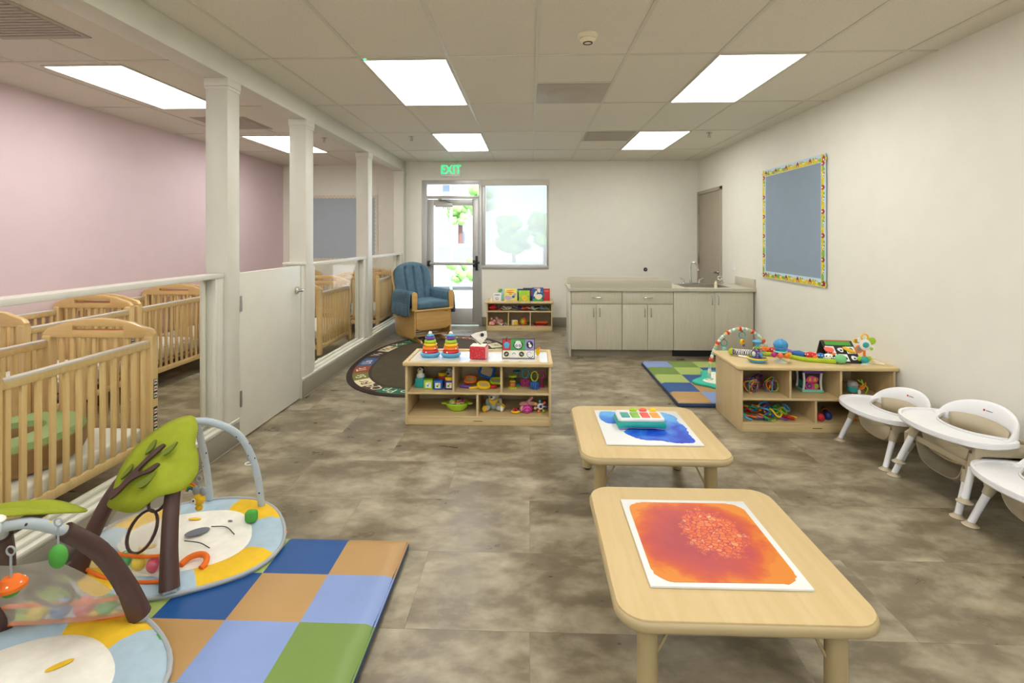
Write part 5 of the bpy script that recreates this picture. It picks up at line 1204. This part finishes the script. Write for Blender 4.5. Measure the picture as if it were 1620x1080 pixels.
for i, (x, y) in enumerate(((-.1, .085), (-.03, .085), (.04, .085), (-.1, .01), (-.03, .01), (.04, .01))):
    dk = i in (1, 5); o = MB(mblack if dk else mwhite).box((x, y, .0078), (x+.062, y+.068, .0092), X=Xf)
    k = mwhite if dk else mblack
    o.prism(oval(x+.031, y+.034, .02, .022, 14, .3*i, .12, 3), .0092, .0098, mat=k, X=Xf).prism(oval(x+.033, y+.03, .009, .008, 10), .0098, .0102, mat=mblack if dk else mwhite, X=Xf); o.build('picture', t)
MB(CF['yellow']).prism(oval(.055, .115, .045, .017, 16, -.6), .011, .02, bev=.003, X=Xf).build('banana_teether', t); MB(CF['coral'] if 'coral' in CF else C['coral']).prism(oval(-.085, .11, .034, .026, 16, -.2, .08, 3), .011, .022, bev=.004, X=Xf).build('strawberry_teether', t); MB(CF['orange']).box((-.075, .06, .011), (-.055, .085, .018), bev=.003, X=Xf).build('tag', t)
t = thing('flower_toy', 'flower suction toy with bee, leaves and mirror at the right end of the shelf', 'suction toy', (2.50, 3.87, ZR))
MB(M('suction_clear')).lathe([(.04, 0), (.034, .008), (.012, .014)]).build('suction_foot', t); MB(C['teal']).lathe([(.018, .01), (.03, .02), (.03, .036), (.016, .055)]).build('pot', t)
MB(C['lime']).sph((-.036, 0, .04), (.016, .01, .018)).sph((.036, 0, .04), (.016, .01, .018)).build('leaves', t); MB(C['orange']).cyl((0, 0, .05), (0, 0, .1), .009).build('stem', t)
X = T(0, 0, .145) @ R3(pi/2)
MB(C['white']).lathe([(.0, 0), (.04, 0), (.042, .01), (.03, .018), (0, .018)], X=X).build('hub', t); MB(C['teal']).sph((0, -.014, .145), (.026, .012, .022)).build('bubble', t, 'teal window')
MB(C['yellow']).torus((0, .055, .004), .024, .006, X=X).build('petal', t, 'yellow ring petal'); MB(C['lime']).prism(oval(.052, .028, .028, .027), -.002, .01, bev=.003, X=X).build('petal', t, 'lime petal')
MB(C['white']).prism(oval(.046, -.03, .027, .026), -.002, .008, bev=.003, X=X).prism(oval(.046, -.03, .012, .012), .008, .011, mat=C['lime'], X=X).prism(oval(.03, -.02, .016, .02), -.003, .002, mat=C['red'], X=X).build('petal', t, 'white spinner petal')
MB(C['orange']).torus((-.042, -.035, .004), .025, .006, X=X).prism(oval(-.042, -.035, .02, .02), .0, .003, mat=steel, X=X).build('petal', t, 'orange mirror petal')
b_ = MB(C['yellow']).prism(oval(-.06, .028, .025, .018), -.002, .01, bev=.003, X=X); [b_.box((-.075+i*.011, .014, .0102), (-.071+i*.011, .042, .0112), mat=mblack, X=X) for i in range(3)]; b_.prism(oval(-.045, .034, .014, .016), .004, .012, mat=mwhite, X=X).build('petal', t, 'bee petal')
t = thing('wooden_clip', 'small pale wedge lying at the right end of the shelf top', 'small toy', (2.60, 3.86, ZR), -.6); MB(C['cream']).prism([(-.035, 0), (.035, 0), (.035, .012), (-.035, .03)], -.012, .012, bev=.003, X=R3(pi/2)).build('body', t)
# upper compartments
def wire_ball(label, x, y, cols, z=ZU, r=.052, rz=0., name='loop_rattle', grp='colourful looped rattles'):
    t = thing(name, label, 'rattle', (x, y, z+r+.005), rz, grp)
    for i, c_ in enumerate(cols):
        a = pi*i/len(cols); MB(C[c_]).tube([(r*(1+.05*sin(3*q))*cos(q), .5*r*sin(2*q+i), r*sin(q)) for q in [2*pi*j/14 for j in range(14)]], .0042, n=6, closed=True, k=2, X=R3(.25*i, 0, .5*i-.6)).build('loop', t, c_+' loop')
    m = MB(C['yellow']); 
    for i, c_ in enumerate(('red', 'yellow', 'orange', 'blue')): a = i*pi/4+.2; MB(C[c_]).cyl((-.036*cos(a), -.0, -.036*sin(a)), (.036*cos(a), 0, .036*sin(a)), .0045, n=8).build('spoke', t)
    return t
wire_ball('looped wire rattle at the left in the upper left compartment', 1.695, 3.93, ('purple', 'yellow', 'orange', 'teal'))
wire_ball('looped wire rattle at the right in the upper left compartment', 1.855, 3.96, ('lime', 'purple', 'orange', 'sky'), rz=.5)
wire_ball('dark red looped rattle half hidden behind the others', 1.80, 4.06, ('red', 'purple', 'navy'), rz=1.2)
t = thing('activity_cube', 'purple and pink activity house cube in the middle compartment', 'activity cube', (2.165, 4.0, ZU), -.05)
MB(C['mint']).box((-.078, -.062, 0), (.078, .062, .022), bev=.006).build('base', t, 'aqua base'); MB(C['purple']).box((-.075, -.06, .145), (.075, .06, .168), bev=.006).build('roof', t); MB(mblack).box((-.058, -.046, .02), (.058, .046, .148)).build('core', t)
for sx in (-1, 1):
    for sy in (-1, 1): MB(C['white']).tube([(sx*.066, sy*.052, .02), (sx*.06, sy*.052, .08), (sx*.066, sy*.052, .15)], .0085).build('pillar', t)
X = T(0, -.047, 0) @ R3(pi/2); m = MB(C['pink']).prism(oval(0, .045, .05, .034), -.001, .004, X=X).prism(oval(-.0, .095, .044, .03, 24, 0, .06, 4), -.001, .004, X=X); m.build('front_panel', t)
MB(C['purple']).prism(oval(-.024, .048, .019, .019), .004, .008, X=X).prism(oval(-.024, .048, .009, .009), .008, .01, mat=C['grey'], X=X).build('dial', t); MB(C['lime']).prism(oval(.026, .05, .014, .019, 16, -.3, .2, 3), .004, .01, X=X).build('leaf_button', t)
for x in (-.018, .018): MB(C['yellow']).prism([(x-.011, .088), (x+.009, .086), (x+.004, .112), (x-.003, .114)], .004, .009, bev=.001, X=X).build('arrow_button', t)
MB(C['teal']).box((-.0605, -.03, .03), (-.055, .03, .08), bev=.002).build('side_panel', t)
t = thing('winding_ball', 'teal and grey rattle with orange rods in the upper right compartment', 'rattle', (2.43, 3.9, ZU))
MB(C['teal']).lathe([(.0, .018), (.03, .024), (.038, .05), (.034, .064)]).build('cup', t); MB(C['grey']).lathe([(.036, .064), (.04, .078), (.03, .1), (.0, .11)]).build('lid', t); MB(C['white']).sph((.03, -.035, .03), (.012, .006, .02)).build('paddle', t); MB(C['red']).sph((-.02, -.025, .012), .011).build('foot', t)
t = thing('rod_ball', 'orange hub ball with lime rods beside the teal rattle', 'rattle', (2.505, 3.91, ZU)); MB(C['orange']).sph((0, 0, .055), .018).build('hub', t)
MB(C['lime']).tube([(-.045, 0, .02), (0, -.015, .055), (.0, 0, .112)], .0045).build('rod', t); MB(C['lime']).tube([(.03, 0, .005), (.036, -.01, .055), (-.03, 0, .11)], .0045).build('rod', t); MB(C['orange']).tube([(-.05, 0, .05), (0, -.02, .05), (.03, 0, .09)], .006).build('rod', t)
# lower left: pile of teethers and linking toys
rnd = random.Random(11); cs = ['sky', 'red', 'lime', 'orange', 'teal', 'yellow', 'blue', 'coral', 'purple', 'green']
kinds = ['loop teether', 'key shaped teether', 'flower teether', 'figure eight link', 'beaded ring', 'twisted loop rattle']
where = ['at the left side panel', 'second from the left', 'third from the left', 'left of the centre', 'in the pile centre', 'right of the centre', 'right part of the pile', 'right tip of the pile']
done = set(); k = 0
for row in range(2):
    for i in range(8):
        x = 1.62+.043*i+(.02 if row else 0); y = 3.86+.085*row+rnd.uniform(-.01, .01); c1_ = cs[(i*3+row) % 10]; c2_ = cs[(i*3+row*5+4) % 10]; kd = (i+row*2) % 6
        t = thing('teether', '%s and %s %s, %s row, %s' % (c1_.replace('sky', 'light blue'), c2_.replace('sky', 'light blue'), kinds[kd], ('front', 'back')[row], where[i]), 'teether', (x, y, ZL+.006+(.035 if row else 0)), rnd.uniform(0, 3), 'teethers and links on the lower shelf')
        t.rotation_euler = (rnd.uniform(.1, .5)+(.5 if row else 0), rnd.uniform(-.2, .2), rnd.uniform(0, 3)); z = .012; t.scale = (1.4, 1.4, 1.4)
        if kd == 0: MB(C[c1_]).torus((0, 0, z), .028, .0055).build('loop', t); MB(C[c2_]).sph((.034, 0, z), (.018, .016, .009)).build('bead', t)
        elif kd == 1: MB(C[c1_]).torus((-.02, 0, z), .018, .006).box((-.002, -.007, z-.005), (.04, .007, z+.005), bev=.004).box((.028, -.02, z-.004), (.038, .007, z+.004), bev=.003).build('key', t); MB(C[c2_]).torus((-.04, 0, z+.006), .016, .003).build('link', t)
        elif kd == 2: m = MB(C[c1_]); [m.torus((.02*cos(a), .02*sin(a), z), .011, .005, n=14) for a in [q*2*pi/5 for q in range(5)]]; m.build('petals', t); MB(C[c2_]).sph((0, 0, z), (.013, .013, .01)).build('centre', t)
        elif kd == 3: MB(C[c1_]).torus((-.02, 0, z), .019, .0055).build('link', t); MB(C[c2_]).torus((.018, 0, z+.004), .019, .0055).build('link', t)
        elif kd == 4: m = MB(C[c1_]); m.tube([(.028*cos(a), .028*sin(a), z) for a in [q*.4 for q in range(16)]], .003, closed=True, k=1); m.build('ring', t); m = MB(C[c2_]); [m.sph((.028*cos(a), .028*sin(a), z), .009, n=10) for a in (0, 1, 2.1, 3.2)]; m.build('beads', t)
        else: MB(C[c1_]).tube([(.03*cos(q), .03*sin(q), z+.02+.016*sin(2*q)) for q in [2*pi*j/12 for j in range(12)]], .005, closed=True, k=2).build('loop', t); MB(C[c2_]).tube([(.026*cos(q), .012*sin(q), z+.02+.02*sin(q)) for q in [2*pi*j/12 for j in range(12)]], .005, closed=True, k=2).build('loop', t)
t = thing('rainmaker_tube', 'patterned rainmaker tube with a dark blue ball end on the lower shelf', 'rattle', (2.265, 3.95, ZL+.031), -1.95)
MB(M('tube_print', '6B4A3A', .5, var=.4, vs=90)).cyl((-.1, 0, 0), (.07, 0, 0), .021, n=18).build('tube', t); MB(C['navy']).sph((.085, 0, 0), .03).build('ball_end', t); MB(C['orange']).torus((0, 0, 0), .021, .004, X=T(-.02, 0, 0) @ R3(0, pi/2)).build('band', t)
solo(MB(C['red']).sph((0, 0, 0), .03), 'toy_ball', 'red ball at the divider in the lower right compartment', 'ball', (2.16, 3.84, ZL+.0305))
t = thing('squeeze_toy', 'small orange soft toy behind the nearest feeding chair leg on the shelf', 'soft toy', (2.42, 3.87, ZL)); MB(C['orange']).sph((0, 0, .018), (.028, .022, .018)).build('body', t); MB(C['green']).sph((.0, 0, .04), (.008, .008, .008)).build('stalk', t)

# ------------------------------------------------------------------ baby gym behind the right shelf
t = thing('baby_gym', 'baby gym with red, yellow and aqua beaded arch behind the right shelf', 'activity gym', (2.0, 4.86, .0525))
P = [(.30*cos(a), .0, .52*sin(a)**.8 if 0 < a < pi else 0) for a in [pi*i/16 for i in range(17)]]; Q = catmull(P, 3); cols = ['red', 'yellow', 'aqua', 'cream', 'aqua', 'cream']
CF2 = {'red': M('bead_red', 'D8453C', .5), 'yellow': M('bead_yellow', 'F0D070', .5), 'aqua': M('bead_aqua', '9FD0C4', .5), 'cream': M('bead_cream', 'F0E8D8', .5)}
i = 0; k = 0
while i < len(Q)-1:
    j = min(len(Q)-1, i+1); c_ = cols[k % 6]; r = .021 if c_ == 'red' else .015
    MB(CF2[c_]).tube([Q[i], (Q[i]+Q[j])/2, Q[j]], [r*.85, r*1.1, r*.85], n=10).build('arch_bead', t, c_+' bead'); i = j; k += 1
padm = M('gym_pad_teal', '35B59B', .8, var=.08)
P = [((.46 if q % 2 == 0 else .36)*cos(q*pi/6), (.46 if q % 2 == 0 else .36)*sin(q*pi/6), 0) for q in range(12)]; Q2 = [(p.x, p.y) for p in catmull(P, 4, True)]
MB(padm).prism(Q2, .0, .022, bev=.008).build('pad', t, 'teal pad'); MB(CF['white']).prism([(x*.78, y*.78) for x, y in Q2], .022, .026, bev=.001).build('pad_centre', t); MB(M('gym_pad_mint', '7FCDB8', .8)).prism(oval(-.28, .05, .05, .03, 16, .6), .026, .029).build('leaf_print', t)
for nm, lb, x, z, cs_ in (('dangling_toy', 'yellow and red dangling toy in the middle of the beaded arch', .01, .505, ('yellow', 'orange', 'purple')), ('dangling_toy', 'aqua dangling toy at the left of the beaded arch', -.16, .43, ('mint', 'mint', 'coral')), ('dangling_toy', 'green dangling toy at the right of the beaded arch', .19, .40, ('green', 'lime', 'teal'))):
    q = thing(nm, lb, 'hanging toy', (2.0+x, 4.86, .0525+z), 0, 'toys dangling from the beaded arch')
    MB(C['teal']).torus((0, 0, 0), .03, .005, X=T(0, 0, -.045) @ R3(pi/2)).build('ring', q); MB(C['red']).sph((0, 0, -.008), .01).build('clip', q)
    MB(C[cs_[0]]).sph((0, 0, -.11), (.02, .014, .03)).build('body', q); MB(C[cs_[1]]).sph((.008, -.01, -.1), (.012, .01, .012)).build('wing', q); MB(C[cs_[2]]).sph((.012, -.004, -.14), (.012, .01, .014)).build('tail', q)

# ------------------------------------------------------------------ bookshelf contents
ZB = .4505
def book(label, x, y, w_, h_, col, art_, tilt=.12, tk=.016):
    t = thing('board_book', label, 'book', (x, y, ZB), 0, 'board books standing on the low shelf'); t.rotation_euler = (-tilt, 0, 0)
    MB(C.get(col) or M(*col, rough=.5)).box((-w_/2, -tk/2, 0), (w_/2, -tk/2+.0025, h_), bev=.001).box((-w_/2, tk/2-.0025, 0), (w_/2, tk/2, h_), bev=.001).box((-w_/2, -tk/2, 0), (-w_/2+.003, tk/2, h_)).build('cover', t)
    MB(C['cream']).box((-w_/2+.003, -tk/2+.0025, .002), (w_/2-.003, tk/2-.0025, h_-.002)).build('pages', t)
    X = T(0, -tk/2, 0) @ R3(pi/2)
    for i, (c_, cx, cy, a, b, r_) in enumerate(art_): MB(C.get(c_) or M(*c_, rough=.5)).prism(oval(cx*w_, cy*h_, a*w_, b*h_, 16, r_, .06, 3), 0, .0008+.0004*i, X=X).build('cover_art', t)
    return t
book('small white board book, leftmost on the low shelf', -.505, 7.85, .125, .125, 'white', [('grey', 0, .75, .38, .08, 0), ('grey', -.02, .3, .2, .18, 0), ('cream', 0, .33, .12, .1, 0)])
book('pale blue and green board book behind the small white one', -.425, 7.93, .15, .19, ('book_paleblue', 'B8CDE0'), [('green', -.25, .8, .25, .14, .3), ('mint', .1, .3, .25, .22, 0), ('yellow', -.4, .9, .08, .08, 0)])
book('pale yellow board book with a lilac animal', -.295, 7.87, .205, .195, ('book_paleyellow', 'F0E678'), [('orange', -.05, .82, .3, .035, .05), ('orange', -.05, .68, .32, .05, -.05), ('orange', -.02, .54, .14, .04, 0), (('book_lilac', 'C9AED0'), -.2, .24, .27, .18, -.2), (('book_lilac', 'C9AED0'), .3, .5, .13, .12, .4), ('blue', .2, .33, .12, .1, 0)])
book('dark blue board book behind between the yellow and lime books', -.16, 7.94, .12, .18, 'navy', [('teal', -.1, .8, .3, .1, 0), ('lime', .1, .5, .1, .3, 0)])
book('lime green board book with a yellow chick', -.085, 7.85, .17, .165, ('book_lime', 'A8D428'), [('lime', 0, .72, .33, .1, 0), ('yellow', .05, .28, .24, .26, 0), ('orange', .06, .28, .07, .05, 0), ('grey', -.38, .3, .08, .1, 0), ('grey', .38, .45, .08, .08, 0)])
book('dark purple board book behind the lime one', -.02, 7.94, .17, .195, ('book_darkpurple', '33245A'), [('magenta', .3, .6, .08, .25, 0), ('yellow', .38, .45, .05, .06, 0)])
book('blue board book with a white elephant', .125, 7.87, .175, .21, ('book_blue', '22589C'), [('green', 0, .09, .48, .1, 0), ('cream', .08, .32, .34, .2, .1), ('cream', -.2, .55, .1, .24, -.5), ('cream', .1, .8, .14, .18, .2), ('skin', -.05, .92, .3, .04, 0), ('sky', .35, .66, .08, .05, .5)])
book('red board book at the right end of the low shelf', .255, 7.90, .12, .19, 'red', [('coral', .05, .8, .35, .06, 0), ('green', -.35, .45, .12, .2, 0)])
t = thing('small_figure', 'tiny pale figure at the left end of the low book shelf', 'small toy', (-.60, 7.86, ZB)); MB(C['cream']).lathe([(.0, 0), (.02, 0), (.016, .02), (.01, .03), (.013, .04), (0, .052)]).build('body', t)
ZB2, ZB1 = .3035, .0685
def plush(label, x, y, z, col, R_=.035, extra=None, nm='plush_toy', cat='plush toy'):
    t = thing(nm, label, cat, (x, y, z)); MB(CF.get(col) or C[col]).sph((0, 0, R_), (R_*1.2, R_, R_)).build('body', t)
    for i, (c_, dx, dz, r) in enumerate(extra or []): MB(CF.get(c_) or C[c_]).sph((dx, -R_*.6, dz), r, n=12).build('patch', t, c_+' patch')
    return t
plush('crimson plush toy in the left of the upper book shelf', -.58, 7.9, ZB2, 'red', .045, [('red', .03, .05, .03), ('red', -.03, .045, .028)])
plush('flat red cloth toy beside the crimson plush', -.475, 7.86, ZB2, 'red', .016, [('red', .03, .012, .014)])
flat = [('cloth book with black and white pages on the upper book shelf', -.40, ('white', 'black')), ('cream patterned cloth book lying in the upper book shelf', -.32, ('cream', 'grey')), ('grey and black cloth book in the middle of the upper shelf', -.235, ('grey', 'black')),
        ('dark blue cloth book standing behind the red ones', -.155, ('navy', 'purple')), ('red cloth book fanned open in the upper shelf', -.09, ('red', 'lime')), ('crimson cloth book with white dot right of the fanned one', -.02, ('red', 'white')),
        ('pale green cloth book in the right of the upper shelf', .055, ('mint', 'white')), ('black and white soft book at the right of the upper shelf', .12, ('black', 'white')), ('grey blue soft book near the right upper corner', .195, ('sky', 'grey')), ('dark teal soft book at the right end of the upper shelf', .265, ('teal', 'orange'))]
for i, (lb, x, (a, b)) in enumerate(flat):
    t = thing('cloth_book', lb, 'cloth book', (x, 7.88+.02*(i % 2), ZB2), 0, 'cloth books heaped on the upper book shelf'); t.rotation_euler = (.15, (.35 if i % 3 == 0 else -.3 if i % 3 == 1 else .1), .3*(i % 3-1)); t.location.z += .022
    for j, (c_, dz) in enumerate(((a, 0), (b, .013), (a, .026))): MB(CF.get(c_) or C[c_]).prism(rrect(-.042, .042, -.035, .035, .01, 2), dz, dz+.008, bev=.003, X=R3(0, .14*j, .1*j)).build('page', t, c_+' page')
plush('pale pink plush bunny in the lower left cubby', -.58, 7.88, ZB1, 'pink', .035, [('skin', -.03, .03, .03), ('pink', .03, .07, .024), ('pink', -.015, .1, .02)])
plush('rose pink plush with long ears in the lower left cubby', -.49, 7.95, ZB1, 'pink', .045, [('pink', .04, .06, .03), ('pink', -.03, .1, .024)])
plush('multicoloured small cloth toy in the lower left cubby', -.435, 7.86, ZB1, 'white', .022, [('mint', -.03, .03, .014), ('coral', 0, .04, .014), ('navy', .02, .015, .012), ('yellow', -.01, .01, .012)])
plush('brown and green small cloth toy at the divider of the lower left cubby', -.365, 7.88, ZB1, 'tan', .025, [('green', .01, .04, .014), ('blue', -.02, .02, .012)])
t = thing('soft_block', 'yellow soft block with white edges in the middle cubby', 'soft block', (-.235, 7.87, ZB1+.005), .4); MB(CF['white']).box((-.045, -.04, 0), (.045, .04, .08), bev=.014).build('body', t); MB(CF['yellow']).box((-.034, -.046, .01), (.034, -.038, .07), bev=.004).build('front_panel', t)
t = thing('tag_ball', 'orange and yellow ball with many coloured tags in the middle cubby', 'plush ball', (-.1, 7.9, ZB1)); MB(CF['orange']).sph((0, 0, .06), .055).build('ball', t); MB(CF['lime']).sph((-.01, -.03, .065), .034).build('patch', t)
for i, c_ in enumerate(('yellow', 'purple', 'coral', 'teal', 'red', 'magenta', 'orange', 'lime')): a = i*.8; MB(C[c_]).torus((.062*cos(a), -.01, .06+.06*sin(a)), .011, .004, X=None, n=12).build('tag', t, c_+' tag')
for lb, dx, dz, c_, rz in (('red felt folder at the bottom of the right cubby', 0, .0, 'red', .1), ('black and red felt folder in the middle of the right cubby pile', .015, .022, 'black', -.15), ('orange felt folder on top of the right cubby pile', .01, .046, 'orange', .05)):
    t = thing('felt_folder', lb, 'cloth folder', (.17+dx+.0, 7.9, ZB1+dz), rz, 'felt folders in the right cubby')
    MB(CF[c_]).prism(rrect(-.095, .095, -.06, .06, .012, 2), 0, .006, bev=.002).build('lower_leaf', t); MB(CF['red' if c_ == 'black' else c_]).prism(rrect(-.09, .09, -.055, .055, .012, 2), .009, .015, bev=.002, X=R3(0, -.05, 0)).build('upper_leaf', t)
